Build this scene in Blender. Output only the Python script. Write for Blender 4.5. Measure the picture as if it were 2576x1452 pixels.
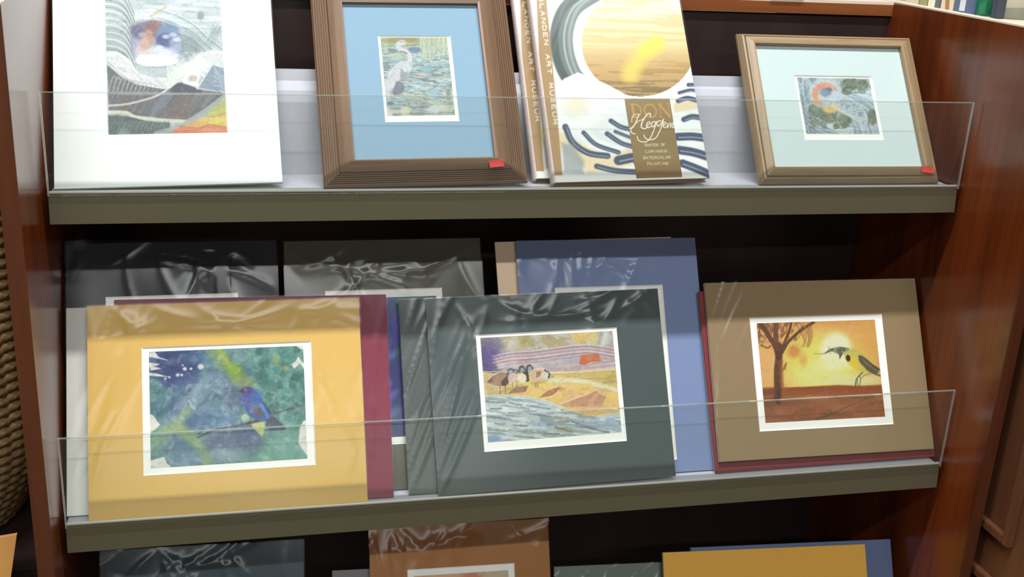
import bpy, bmesh, math, random
import numpy as np
from mathutils import Matrix, Vector

for o in list(bpy.data.objects):
    bpy.data.objects.remove(o)
scene = bpy.context.scene
C = scene.collection
random.seed(4)

# ------------------------------------------------------------------ camera
# "S" frame: x along the shelves, lips face -y.  The unit's shelves tip by TILT;
# W() turns S coordinates into the upright world (floor at z = 0).
F_PX = 2850.0
EUL = (1.33272, -0.028088, -0.230314)
CAM = np.array([-0.362278, -1.338997, 0.208509])
TILT = 0.1
BASE = 1.10
Y2, Z2 = -0.035903, -0.385568
LIP_H, GUARD_H, GUARD_DY = 0.0365, 0.1124, 0.0114


def rot3(rx, ry, rz):
    cx, sx, cy, sy, cz, sz = (math.cos(rx), math.sin(rx), math.cos(ry), math.sin(ry), math.cos(rz), math.sin(rz))
    return (np.array([[cz, -sz, 0], [sz, cz, 0], [0, 0, 1]]) @ np.array([[cy, 0, sy], [0, 1, 0], [-sy, 0, cy]])
            @ np.array([[1, 0, 0], [0, cx, -sx], [0, sx, cx]]))


RC = rot3(*EUL)
S2W = np.array([[1, 0, 0], [0, math.cos(TILT), math.sin(TILT)], [0, -math.sin(TILT), math.cos(TILT)]])
OFF = np.array([0, 0, BASE])


def W(p):
    return S2W @ np.asarray(p, float) + OFF


def ray(x, y):
    return RC @ np.array([(x - 1288) / F_PX, -(y - 726) / F_PX, -1.0])


def ray_plane(x, y, q, n):
    d = ray(x, y)
    return CAM + d * (np.dot(n, np.asarray(q) - CAM) / np.dot(n, d))


cam_data = bpy.data.cameras.new('camera')
cam_data.sensor_fit = 'HORIZONTAL'
cam_data.sensor_width = 36.0
cam_data.lens = F_PX / 2576 * 36.0
cam_data.clip_start = 0.02
cam = bpy.data.objects.new('camera', cam_data)
C.objects.link(cam)
rw = S2W @ RC
cam.matrix_world = Matrix.Translation(Vector(W(CAM))) @ Matrix([list(r) for r in rw]).to_4x4()
scene.camera = cam

# ------------------------------------------------------------------ world and exposure
world = bpy.data.worlds.new('world')
scene.world = world
world.use_nodes = True
world.node_tree.nodes['Background'].inputs[0].default_value = (0.9, 0.95, 1.0, 1)
world.node_tree.nodes['Background'].inputs[1].default_value = 0.02
scene.view_settings.view_transform = 'Standard'
scene.view_settings.look = 'None'
scene.view_settings.gamma = 1.0
scene.view_settings.use_curve_mapping = False
scene.view_settings.exposure = -0.28

CEIL = 3.4
STRIP_W = 104.0          # watts of the strip light over the unit


def area_light(name, loc, sx, sy, power, col=(0.975, 1.0, 0.98)):
    l = bpy.data.lights.new(name, 'AREA')
    l.shape = 'RECTANGLE'
    l.size, l.size_y, l.energy, l.color = sx, sy, power, col
    o = bpy.data.objects.new(name, l)
    o.location = loc
    C.objects.link(o)
    return o


# ------------------------------------------------------------------ helpers: materials
def srgb(r, g=None, b=None):
    if g is None:
        r, g, b = r
    f = lambda c: ((c / 255.0) / 12.92 if c / 255.0 <= 0.04045 else ((c / 255.0 + 0.055) / 1.055) ** 2.4)
    return (f(r), f(g), f(b), 1.0)


def new_mat(name):
    m = bpy.data.materials.new(name)
    m.use_nodes = True
    nt = m.node_tree
    b = nt.nodes['Principled BSDF']
    return m, nt, b


def plain(name, col, rough=0.6, var=0.06, scale=60.0, spec=0.4, bump=0.0, metallic=0.0):
    """paper, card, paint: one colour with a fine procedural mottling"""
    m, nt, b = new_mat(name)
    tc = nt.nodes.new('ShaderNodeTexCoord')
    no = nt.nodes.new('ShaderNodeTexNoise')
    no.inputs['Scale'].default_value = scale
    no.inputs['Detail'].default_value = 4
    nt.links.new(tc.outputs['Object'], no.inputs['Vector'])
    mx = nt.nodes.new('ShaderNodeMix')
    mx.data_type = 'RGBA'
    c = col if len(col) == 4 else (*col, 1)
    mx.inputs[6].default_value = tuple(v * (1 - var) for v in c[:3]) + (1,)
    mx.inputs[7].default_value = tuple(min(1, v * (1 + var)) for v in c[:3]) + (1,)
    nt.links.new(no.outputs['Fac'], mx.inputs[0])
    nt.links.new(mx.outputs[2], b.inputs['Base Color'])
    b.inputs['Roughness'].default_value = rough
    b.inputs['Specular IOR Level'].default_value = spec
    b.inputs['Metallic'].default_value = metallic
    if bump:
        bp = nt.nodes.new('ShaderNodeBump')
        bp.inputs['Strength'].default_value = bump
        bp.inputs['Distance'].default_value = 0.002
        nt.links.new(no.outputs['Fac'], bp.inputs['Height'])
        nt.links.new(bp.outputs[0], b.inputs['Normal'])
    return m


def wood(name, c1, c2, rough=0.3, axis=2, scale=18.0, stretch=0.06, spec=0.5, coat=0.0):
    m, nt, b = new_mat(name)
    tc = nt.nodes.new('ShaderNodeTexCoord')
    mp = nt.nodes.new('ShaderNodeMapping')
    sc = [1, 1, 1]
    sc[axis] = stretch
    mp.inputs['Scale'].default_value = sc
    nt.links.new(tc.outputs['Object'], mp.inputs['Vector'])
    no = nt.nodes.new('ShaderNodeTexNoise')
    no.inputs['Scale'].default_value = scale
    no.inputs['Detail'].default_value = 6
    no.inputs['Distortion'].default_value = 0.4
    nt.links.new(mp.outputs[0], no.inputs['Vector'])
    n2 = nt.nodes.new('ShaderNodeTexNoise')
    n2.inputs['Scale'].default_value = scale * 9
    n2.inputs['Detail'].default_value = 3
    nt.links.new(mp.outputs[0], n2.inputs['Vector'])
    ad = nt.nodes.new('ShaderNodeMath')
    ad.operation = 'MULTIPLY_ADD'
    ad.inputs[1].default_value = 0.35
    nt.links.new(n2.outputs['Fac'], ad.inputs[0])
    nt.links.new(no.outputs['Fac'], ad.inputs[2])
    cr = nt.nodes.new('ShaderNodeValToRGB')
    cr.color_ramp.elements[0].position = 0.42
    cr.color_ramp.elements[0].color = c1 if len(c1) == 4 else (*c1, 1)
    cr.color_ramp.elements[1].position = 0.9
    cr.color_ramp.elements[1].color = c2 if len(c2) == 4 else (*c2, 1)
    nt.links.new(ad.outputs[0], cr.inputs[0])
    nt.links.new(cr.outputs[0], b.inputs['Base Color'])
    b.inputs['Roughness'].default_value = rough
    b.inputs['Specular IOR Level'].default_value = spec
    b.inputs['Coat Weight'].default_value = coat
    b.inputs['Coat Roughness'].default_value = rough * 0.6
    return m


def clear(name, tint=(0.95, 0.97, 0.96), rough=0.02, ior=1.45, gain=1.0, haze=0.0):
    """thin clear plastic or glass: transparent with a Fresnel reflection"""
    m = bpy.data.materials.new(name)
    m.use_nodes = True
    nt = m.node_tree
    nt.nodes.clear()
    out = nt.nodes.new('ShaderNodeOutputMaterial')
    tr = nt.nodes.new('ShaderNodeBsdfTransparent')
    tr.inputs[0].default_value = (*tint, 1)
    gl = nt.nodes.new('ShaderNodeBsdfGlossy')
    gl.inputs['Roughness'].default_value = rough
    gl.inputs['Color'].default_value = (1, 1, 1, 1)
    # Schlick reflectance, the same from both sides of the sheet
    f0 = ((ior - 1) / (ior + 1)) ** 2
    lw = nt.nodes.new('ShaderNodeLayerWeight')
    lw.inputs['Blend'].default_value = 0.5
    pw = nt.nodes.new('ShaderNodeMath')
    pw.operation = 'POWER'
    pw.inputs[1].default_value = 5.0
    nt.links.new(lw.outputs['Facing'], pw.inputs[0])
    mu = nt.nodes.new('ShaderNodeMath')
    mu.operation = 'MULTIPLY_ADD'
    mu.use_clamp = True
    mu.inputs[1].default_value = gain * (1 - f0)
    mu.inputs[2].default_value = gain * f0
    nt.links.new(pw.outputs[0], mu.inputs[0])
    mx = nt.nodes.new('ShaderNodeMixShader')
    nt.links.new(mu.outputs[0], mx.inputs[0])
    nt.links.new(tr.outputs[0], mx.inputs[1])
    nt.links.new(gl.outputs[0], mx.inputs[2])
    last = mx
    if haze:
        df = nt.nodes.new('ShaderNodeBsdfDiffuse')
        df.inputs[0].default_value = (0.85, 0.9, 0.88, 1)
        m2 = nt.nodes.new('ShaderNodeMixShader')
        m2.inputs[0].default_value = haze
        nt.links.new(mx.outputs[0], m2.inputs[1])
        nt.links.new(df.outputs[0], m2.inputs[2])
        last = m2
    nt.links.new(last.outputs[0], out.inputs[0])
    return m


def emit(name, col, strength):
    m = bpy.data.materials.new(name)
    m.use_nodes = True
    nt = m.node_tree
    nt.nodes.clear()
    out = nt.nodes.new('ShaderNodeOutputMaterial')
    e = nt.nodes.new('ShaderNodeEmission')
    e.inputs[0].default_value = (*col, 1)
    e.inputs[1].default_value = strength
    nt.links.new(e.outputs[0], out.inputs[0])
    return m


def print_mat(name):
    """ink on paper: the print's own colours, stored on the sheet's vertices"""
    m, nt, b = new_mat(name)
    a = nt.nodes.new('ShaderNodeVertexColor')
    a.layer_name = 'ink'
    nt.links.new(a.outputs[0], b.inputs['Base Color'])
    b.inputs['Roughness'].default_value = 0.55
    b.inputs['Specular IOR Level'].default_value = 0.3
    return m


# ------------------------------------------------------------------ helpers: objects
def tag(o, label, cat, group=None):
    o['label'] = label
    o['category'] = cat
    if group:
        o['group'] = group
    return o


def empty(name, label, cat, mat=None, group=None):
    o = bpy.data.objects.new(name, None)
    o.empty_display_size = 0.02
    C.objects.link(o)
    if mat is not None:
        o.matrix_world = mat
    return tag(o, label, cat, group)


def mesh_obj(name, verts, faces, mat, parent=None, smooth=False):
    me = bpy.data.meshes.new(name)
    me.from_pydata([tuple(v) for v in verts], [], faces)
    me.update()
    if mat:
        me.materials.append(mat)
    if smooth:
        me.polygons.foreach_set('use_smooth', [True] * len(me.polygons))
    o = bpy.data.objects.new(name, me)
    C.objects.link(o)
    if parent:
        o.parent = parent
    return o


def bm_obj(name, bm, mat, parent=None, smooth=False):
    bmesh.ops.recalc_face_normals(bm, faces=bm.faces[:])
    me = bpy.data.meshes.new(name)
    bm.to_mesh(me)
    bm.free()
    if mat:
        me.materials.append(mat)
    if smooth:
        me.polygons.foreach_set('use_smooth', [True] * len(me.polygons))
    o = bpy.data.objects.new(name, me)
    C.objects.link(o)
    if parent:
        o.parent = parent
    return o


def add_box(bm, x0, x1, y0, y1, z0, z1):
    v = [bm.verts.new(p) for p in ((x0, y0, z0), (x1, y0, z0), (x1, y1, z0), (x0, y1, z0),
                                   (x0, y0, z1), (x1, y0, z1), (x1, y1, z1), (x0, y1, z1))]
    for f in ((0, 3, 2, 1), (4, 5, 6, 7), (0, 1, 5, 4), (1, 2, 6, 5), (2, 3, 7, 6), (3, 0, 4, 7)):
        bm.faces.new([v[i] for i in f])
    return v


def box(name, x0, x1, y0, y1, z0, z1, mat, parent=None, bevel=0.0):
    bm = bmesh.new()
    add_box(bm, x0, x1, y0, y1, z0, z1)
    if bevel:
        bmesh.ops.bevel(bm, geom=bm.edges[:], offset=bevel, segments=2, affect='EDGES')
    return bm_obj(name, bm, mat, parent)


def ring(name, outer, inner, z0, z1, mat, parent=None, z_in=None):
    """flat frame (mat board) with a rectangular opening; z_in slopes the inner rim"""
    (a0, b0, a1, b1), (c0, d0, c1, d1) = outer, inner
    zi = z1 if z_in is None else z_in
    O = [(a0, b0), (a1, b0), (a1, b1), (a0, b1)]
    I = [(c0, d0), (c1, d0), (c1, d1), (c0, d1)]
    V = [(x, y, z1) for x, y in O] + [(x, y, zi) for x, y in I] + [(x, y, z0) for x, y in O] + [(x, y, z0) for x, y in I]
    Fc = []
    for i in range(4):
        j = (i + 1) % 4
        Fc.append((i, j, 4 + j, 4 + i))
        Fc.append((8 + j, 8 + i, 12 + i, 12 + j))
        Fc.append((8 + i, 8 + j, j, i))
        if abs(zi - z0) > 1e-7:
            Fc.append((12 + j, 12 + i, 4 + i, 4 + j))
    return mesh_obj(name, V, Fc, mat, parent)


def profile_extrude(name, prof, x0, x1, mat, parent=None, smooth=False):
    """sheet-metal part: closed (y, z) profile pushed along x"""
    n = len(prof)
    V = [(x0, y, z) for y, z in prof] + [(x1, y, z) for y, z in prof]
    Fc = [(i, (i + 1) % n, n + (i + 1) % n, n + i) for i in range(n)]
    Fc += [tuple(range(n - 1, -1, -1)), tuple(range(n, 2 * n))]
    bm = bmesh.new()
    vs = [bm.verts.new(v) for v in V]
    for f in Fc:
        bm.faces.new([vs[i] for i in f])
    return bm_obj(name, bm, mat, parent, smooth)


# ------------------------------------------------------------------ helpers: painting the prints
def homography(src, dst):
    A = []
    for (x, y), (u, v) in zip(src, dst):
        A.append([x, y, 1, 0, 0, 0, -u * x, -u * y, -u])
        A.append([0, 0, 0, x, y, 1, -v * x, -v * y, -v])
    h = np.linalg.svd(np.array(A, float))[2][-1]
    return h.reshape(3, 3)


class Paint:
    """small raster painter; one colour per vertex of the print's sheet.
    Marks are given in a working frame whose four sheet corners are `quad` (TL, TR, BR, BL)."""

    def __init__(self, quad, nu, nv, bg, seed=1):
        self.nu, self.nv = nu, nv
        u, v = np.meshgrid(np.linspace(0, 1, nu), np.linspace(0, 1, nv))
        H = homography([(0, 0), (1, 0), (1, 1), (0, 1)], quad)
        q = np.stack([u, v, np.ones_like(u)], -1) @ H.T
        self.X, self.Y = q[..., 0] / q[..., 2], q[..., 1] / q[..., 2]
        self.px = abs(quad[1][0] - quad[0][0]) / nu
        self.c = np.empty((nv, nu, 3))
        self.c[:] = bg
        self.rng = np.random.RandomState(seed)

    def noise(self, sx, sy, ang=0.0, octaves=3, warp=None):
        a = math.radians(ang)
        X, Y = self.X, self.Y
        if warp is not None:
            X, Y = X + warp, Y + warp
        p = X * math.cos(a) + Y * math.sin(a)
        q = -X * math.sin(a) + Y * math.cos(a)
        tot, amp, s = 0, 1.0, 0
        for o in range(octaves):
            g = self.rng.rand(97, 97)
            fx, fy = p / sx * 2 ** o + 1000.0, q / sy * 2 ** o + 1000.0
            ix, iy = np.floor(fx).astype(int), np.floor(fy).astype(int)
            tx, ty = fx - ix, fy - iy
            tx, ty = tx * tx * (3 - 2 * tx), ty * ty * (3 - 2 * ty)
            G = lambda i, j: g[(iy + j) % 97, (ix + i) % 97]
            n = (G(0, 0) * (1 - tx) + G(1, 0) * tx) * (1 - ty) + (G(0, 1) * (1 - tx) + G(1, 1) * tx) * ty
            tot = tot + n * amp
            s += amp
            amp *= 0.5
        n = tot / s
        return np.clip((n - 0.5) * 1.7 + 0.5, 0, 1)

    def mix(self, col, m):
        m = np.clip(m, 0, 1)[..., None]
        self.c = self.c * (1 - m) + np.asarray(col, float) * m

    def blob(self, x, y, rx, ry, col, a=1.0, soft=0.5, ang=0.0):
        t = math.radians(ang)
        dx, dy = self.X - x, self.Y - y
        p, q = dx * math.cos(t) + dy * math.sin(t), -dx * math.sin(t) + dy * math.cos(t)
        d = np.sqrt((p / rx) ** 2 + (q / ry) ** 2)
        self.mix(col, a * np.clip((1 + soft / 2 - d) / max(soft, 1e-3), 0, 1))

    @staticmethod
    def curve(pts, n=6):
        P = np.array(pts, float)
        if len(P) < 3:
            return P
        E = np.vstack([2 * P[0] - P[1], P, 2 * P[-1] - P[-2]])
        out = []
        for i in range(1, len(E) - 2):
            p0, p1, p2, p3 = E[i - 1:i + 3]
            for t in np.linspace(0, 1, n, endpoint=False):
                out.append(0.5 * ((2 * p1) + (p2 - p0) * t + (2 * p0 - 5 * p1 + 4 * p2 - p3) * t * t + (3 * p1 - p0 - 3 * p2 + p3) * t ** 3))
        out.append(P[-1])
        return np.array(out)

    def dist(self, P, w):
        m = (self.X > P[:, 0].min() - w) & (self.X < P[:, 0].max() + w) & (self.Y > P[:, 1].min() - w) & (self.Y < P[:, 1].max() + w)
        D = np.full(self.X.shape, 1e9)
        if not m.any():
            return D
        X, Y = self.X[m], self.Y[m]
        d = np.full(X.shape, 1e9)
        for (ax, ay), (bx, by) in zip(P[:-1], P[1:]):
            vx, vy = bx - ax, by - ay
            L = vx * vx + vy * vy + 1e-9
            t = np.clip(((X - ax) * vx + (Y - ay) * vy) / L, 0, 1)
            d = np.minimum(d, np.hypot(X - ax - t * vx, Y - ay - t * vy))
        D[m] = d
        return D

    def line(self, pts, w, col, a=1.0, soft=None, smooth=True):
        P = self.curve(pts) if smooth else np.array(pts, float)
        s = max(self.px * 1.1, 1e-3) if soft is None else soft
        D = self.dist(P, w + s * 2)
        self.mix(col, a * np.clip((w / 2 + s / 2 - D) / s, 0, 1))

    def poly(self, pts, col, a=1.0, soft=None, smooth=False, mask=None):
        P = self.curve(list(pts) + [pts[0]]) if smooth else np.array(list(pts) + [pts[0]], float)
        s = max(self.px * 1.2, 1e-3) if soft is None else soft
        ins = np.zeros(self.X.shape, bool)
        for (ax, ay), (bx, by) in zip(P[:-1], P[1:]):
            c = ((ay > self.Y) != (by > self.Y))
            with np.errstate(divide='ignore', invalid='ignore'):
                xi = (bx - ax) * (self.Y - ay) / (by - ay + 1e-12) + ax
            ins ^= c & (self.X < xi)
        D = self.dist(P, s * 2)
        sd = np.where(ins, D, -D)
        m = np.clip(sd / s + 0.5, 0, 1)
        if mask is not None:
            m = m * mask
        self.mix(col, a * m)
        return m

    def finish(self, s=30.0, a=0.16, sat=1.0):
        """brush grain over the whole sheet, and how strong its colours are"""
        g = self.c.mean(-1, keepdims=True)
        self.c = g + (self.c - g) * sat
        self.mix((250, 250, 244), np.clip(self.noise(s, s * .6, 25) - .55, 0, 1) * a * 3)
        self.mix((40, 42, 52), np.clip(self.noise(s * .8, s * .5, -30) - .55, 0, 1) * a * 2.4)
        self.mix((235, 235, 230), np.clip(self.noise(s * .3, s * .3) - .6, 0, 1) * a * 2)
        self.mix((60, 60, 66), np.clip(self.noise(s * .3, s * .25, 40) - .6, 0, 1) * a * 2)
        return self

    def linear(self, gain=1.0):
        c = np.clip(self.c / 255.0, 0, 1)
        l = np.where(c <= 0.04045, c / 12.92, ((c + 0.055) / 1.055) ** 2.4)
        return np.clip(l * gain, 0, 0.95)


def paint_sheet(name, paint, rect, z, mat, parent, gain=1.0):
    """the painted sheet: a fine grid carrying the ink colours"""
    x0, y0, x1, y1 = rect
    nu, nv = paint.nu, paint.nv
    u, v = np.meshgrid(np.linspace(x0, x1, nu), np.linspace(y1, y0, nv))
    co = np.stack([u, v, np.full_like(u, z)], -1).reshape(-1, 3)
    i = np.arange(nu * nv).reshape(nv, nu)
    f = np.stack([i[1:, :-1], i[1:, 1:], i[:-1, 1:], i[:-1, :-1]], -1).reshape(-1, 4)
    me = bpy.data.meshes.new(name)
    me.vertices.add(len(co))
    me.vertices.foreach_set('co', co.ravel())
    me.loops.add(f.size)
    me.loops.foreach_set('vertex_index', f.ravel())
    me.polygons.add(len(f))
    me.polygons.foreach_set('loop_start', np.arange(0, f.size, 4))
    me.polygons.foreach_set('loop_total', np.full(len(f), 4))
    me.update(calc_edges=True)
    at = me.color_attributes.new('ink', 'FLOAT_COLOR', 'POINT')
    rgba = np.ones((len(co), 4))
    rgba[:, :3] = paint.linear(gain).reshape(-1, 3)
    at.data.foreach_set('color', rgba.ravel())
    me.materials.append(mat)
    o = bpy.data.objects.new(name, me)
    C.objects.link(o)
    o.parent = parent
    return o


# ------------------------------------------------------------------ strip light over the unit, plus added fill strips
FIX = [(-0.1, -0.57, STRIP_W), (-0.1, -2.6, 80.0), (-0.1, -4.5, 80.0)]  # all but the first are unseen strips added behind the viewer for fill
for fx, fy, pw in FIX:
    area_light('strip_lamp', (fx, fy, CEIL - 0.085), 2.4, 0.10, pw)

# ------------------------------------------------------------------ materials
M = {}
M['cherry'] = wood('cherry_veneer', srgb(78, 31, 12), srgb(128, 60, 24), rough=0.22, axis=2, scale=14, spec=0.58)
M['cherry_edge'] = wood('cherry_edge', srgb(70, 32, 18), srgb(104, 56, 32), rough=0.4, axis=2, scale=14)
M['cherry_rail'] = wood('cherry_rail', srgb(110, 58, 28), srgb(150, 88, 48), rough=0.38, axis=0, scale=16)
M['dark_back'] = wood('dark_back_panel', srgb(34, 22, 22), srgb(50, 34, 32), rough=0.5, axis=2, scale=8)
M['cream'] = plain('cream_laminate', srgb(232, 214, 196), 0.5)
M['lip'] = plain('olive_grey_paint', srgb(86, 79, 60), 0.55, var=0.1, scale=220, metallic=0.0)
M['lip_edge'] = plain('bare_metal_edge', srgb(215, 212, 200), 0.3, var=0.03, metallic=0.3)
M['tray'] = plain('light_grey_paint', srgb(186, 187, 197), 0.4, var=0.03)
M['acrylic'] = clear('clear_acrylic', (0.955, 0.965, 0.955), 0.01, 1.49, 1.0, haze=0.012)
M['acrylic_edge'] = clear('acrylic_edge', (0.82, 0.85, 0.82), 0.12, 1.5, 2.5, haze=0.16)
M['dark_cabinet'] = wood('dark_cabinet', srgb(92, 54, 36), srgb(120, 76, 50), rough=0.45, axis=2, scale=10)
M['trim_wood'] = wood('trim_wood', srgb(84, 50, 32), srgb(116, 74, 52), rough=0.4, axis=2, scale=30)
M['ceiling'] = plain('ceiling_tile', srgb(128, 116, 98), 0.9, var=0.08, scale=12)
M['wall'] = plain('wall_paint', srgb(150, 138, 120), 0.85, var=0.05, scale=6)
M['carpet'] = plain('carpet', srgb(84, 74, 66), 0.95, var=0.3, scale=300, bump=0.3)
M['fixture'] = plain('white_enamel', srgb(225, 225, 220), 0.4)
M['diffuser'] = emit('lit_diffuser', (0.97, 1.0, 0.965), 2.0)
M['white_core'] = plain('white_mat_core', srgb(246, 245, 238), 0.8, var=0.015)
M['paper'] = plain('white_paper', srgb(243, 243, 238), 0.75, var=0.015)
M['backing'] = plain('foam_board', srgb(205, 200, 190), 0.8)
M['film'] = clear('polypropylene_film', (0.985, 0.985, 0.985), 0.18, 1.45, 0.5)
M['film_taut'] = clear('taut_film', (0.985, 0.985, 0.985), 0.2, 1.4, 0.35)
M['glass'] = clear('picture_glass', (0.97, 0.98, 0.975), 0.02, 1.5, 0.7)
M['ink'] = print_mat('ink_on_paper')


# ------------------------------------------------------------------ room
def structure(o):
    o['kind'] = 'structure'
    return o


RX0, RX1, RY0, RY1 = -4.5, 4.5, -5.5, 2.2
structure(box('floor', RX0, RX1, RY0, RY1, -0.1, 0, M['carpet']))
structure(box('ceiling', RX0, RX1, RY0, RY1, CEIL, CEIL + 0.1, M['ceiling']))
structure(box('wall_back', RX0, RX1, RY1, RY1 + 0.1, 0, CEIL, M['wall']))
structure(box('wall_front', RX0, RX1, RY0 - 0.1, RY0, 0, CEIL, M['wall']))
structure(box('wall_left', RX0 - 0.1, RX0, RY0, RY1, 0, CEIL, M['wall']))
structure(box('wall_right', RX1, RX1 + 0.1, RY0, RY1, 0, CEIL, M['wall']))
names = ['above the art display unit', 'behind the viewer, added as unseen fill light', 'near the front wall, added as unseen fill light']
for (fx, fy, pw), nm in zip(FIX, names):
    r = empty('ceiling_light', 'long white fluorescent strip light on the ceiling ' + nm, 'ceiling light',
              Matrix.Translation((fx, fy, CEIL)), 'strip lights')
    bm = bmesh.new()
    pr = [(-0.11, 0), (-0.07, -0.075), (0.07, -0.075), (0.11, 0)]
    a = [bm.verts.new((-1.22, y, z)) for y, z in pr]
    b = [bm.verts.new((1.22, y, z)) for y, z in pr]
    for i in range(4):
        bm.faces.new((a[i], a[(i + 1) % 4], b[(i + 1) % 4], b[i]))
    bm.faces.new(a)
    bm.faces.new(b[::-1])
    bm_obj('housing', bm, M['fixture'], r)
    box('diffuser', -1.2, 1.2, -0.055, 0.055, -0.083, -0.076, M['diffuser'], r)

# ------------------------------------------------------------------ the display unit (upright world frame)
XI = 0.582
FR, FL, BK = -0.152, -0.128, 0.238
TOPZ = BASE + 0.219
unit = empty('display_unit', 'cherry veneer display unit with dark back and three grey shelves of prints', 'display unit',
             Matrix.Translation((0, 0.24, 0)))
OY = -0.24


def ubox(name, x0, x1, y0, y1, z0, z1, mat, parent=None, bevel=0.0):
    o = box(name, x0, x1, y0 + OY, y1 + OY, z0, z1, mat, parent or unit, bevel)
    return o


pr_ = ubox('end_panel', XI, XI + 0.017, FR + 0.002, 0.62, 0, TOPZ - 0.002, M['cherry'])
ubox('edge_band', XI, XI + 0.0175, FR, FR + 0.002, 0, TOPZ - 0.002, M['cherry_edge'], pr_)
ubox('top_edging', XI, XI + 0.0175, FR, 0.62, TOPZ - 0.002, TOPZ, M['cream'], pr_)
pl_ = ubox('end_panel', -XI - 0.018, -XI, FL + 0.002, 0.62, 0, TOPZ - 0.002, M['cherry'])
ubox('edge_band', -XI - 0.018, -XI, FL, FL + 0.002, 0, TOPZ - 0.002, M['cherry_edge'], pl_)
ubox('top_edging', -XI - 0.018, -XI, FL, 0.62, TOPZ - 0.002, TOPZ, M['cream'], pl_)
ubox('back_panel', -XI, XI, BK + 0.006, BK + 0.024, 0.02, TOPZ - 0.024, M['dark_back'])
ubox('top_rail', -XI, XI, BK, BK + 0.03, TOPZ - 0.021, TOPZ - 0.005, M['cherry_rail'])
ubox('ledge_top', -XI, XI, BK, 0.62, TOPZ - 0.005, TOPZ - 0.001, M['cream'])
ubox('base_board', -XI, XI, FL + 0.03, BK, 0.0, 0.02, M['dark_back'])

# ------------------------------------------------------------------ the three tilted metal shelves
SW3 = 0.575
FK, FDZ = 0.07, -0.004


def floor_z(y):
    return FDZ + FK * y


def s_matrix(p):
    return Matrix.Translation(Vector(W(p))) @ Matrix([list(r) for r in S2W]).to_4x4()


def make_shelf(label):
    r = empty('metal_shelf', label, 'shelf', s_matrix((0, 0, 0)), 'grey metal shelves of the display unit')
    profile_extrude('front_lip', [(0, -LIP_H), (0.012, -LIP_H), (0.012, -LIP_H + 0.002), (0.0025, -LIP_H + 0.002), (0.0025, -0.0012), (0, -0.0012)],
                    -SW3, SW3, M['lip'], r)
    profile_extrude('lip_rim', [(-0.0004, -0.0014), (0.004, -0.0014), (0.004, 0.0003), (0.0024, 0.001), (0.0008, 0.001), (-0.0004, 0.0002)], -SW3, SW3, M['lip_edge'], r)
    profile_extrude('tray', [(0.0026, floor_z(0.0026) - 0.0015), (0.118, floor_z(0.118) - 0.0015), (0.118, floor_z(0.118)), (0.0042, floor_z(0.0042)), (0.0042, -0.0014), (0.0026, -0.0014)],
                    -SW3, SW3, M['tray'], r)
    b = profile_extrude('back_support', [(0.1095, floor_z(0.1095) + 0.0002), (0.1100, 0.094), (0.1125, 0.108), (0.1165, 0.116), (0.1215, 0.1195), (0.1222, 0.1180), (0.1175, 0.1146), (0.1140, 0.107), (0.1117, 0.093), (0.1112, floor_z(0.1112) + 0.0002)],
                        -0.56, 0.562, M['tray'], r)
    profile_extrude('rear_flange', [(0.1235, 0.112), (0.1250, 0.112), (0.1275, 0.1335), (0.1260, 0.1338)], -0.56, 0.562, M['tray'], b)
    gy = -0.0010
    k = -GUARD_DY / GUARD_H
    z0, z1 = -0.004, GUARD_H
    g = profile_extrude('acrylic_guard', [(gy - 0.003 + k * z0, z0), (gy + k * z0, z0), (gy + k * (z1 - 0.0012), z1 - 0.0012), (gy - 0.003 + k * (z1 - 0.0012), z1 - 0.0012)],
                        -SW3 + 0.0015, SW3 - 0.0015, M['acrylic'], r)
    e = profile_extrude('polished_edge', [(gy - 0.003 + k * (z1 - 0.0012), z1 - 0.0012), (gy + k * (z1 - 0.0012), z1 - 0.0012), (gy + k * z1, z1), (gy - 0.003 + k * z1, z1)],
                        -SW3, SW3, M['acrylic_edge'], g)
    for s in (-1, 1):
        xs = sorted((s * SW3, s * (SW3 - 0.0015)))
        profile_extrude('polished_edge', [(gy - 0.003 + k * z0, z0), (gy + k * z0, z0), (gy + k * (z1 - 0.0012), z1 - 0.0012), (gy - 0.003 + k * (z1 - 0.0012), z1 - 0.0012)],
                        xs[0], xs[1], M['acrylic_edge'], g)
    return r


def copy_tree(o, parent=None):
    c = o.copy()
    C.objects.link(c)
    if parent:
        c.parent = parent
    for ch in o.children:
        copy_tree(ch, c)
    return c


shelf_a = make_shelf('grey metal shelf with clear acrylic guard holding the framed prints and the books')
SHELF = [(0.0, 0.0), (Y2, Z2), (2 * Y2, 2 * Z2)]
for k, lb in ((1, 'grey metal shelf with clear acrylic guard holding the yellow, dark green and brown matted prints'),
              (2, 'grey metal shelf behind the orange-brown matted print, below the yellow bird print')):
    s = copy_tree(shelf_a)
    s.matrix_world = s_matrix((0, SHELF[k][0], SHELF[k][1]))
    s['label'] = lb

# ------------------------------------------------------------------ boards placed from their outlines in the photograph
LEAN = [math.radians(29.9), math.radians(22.85), math.radians(22.85)]
SIZES = {}


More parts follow.
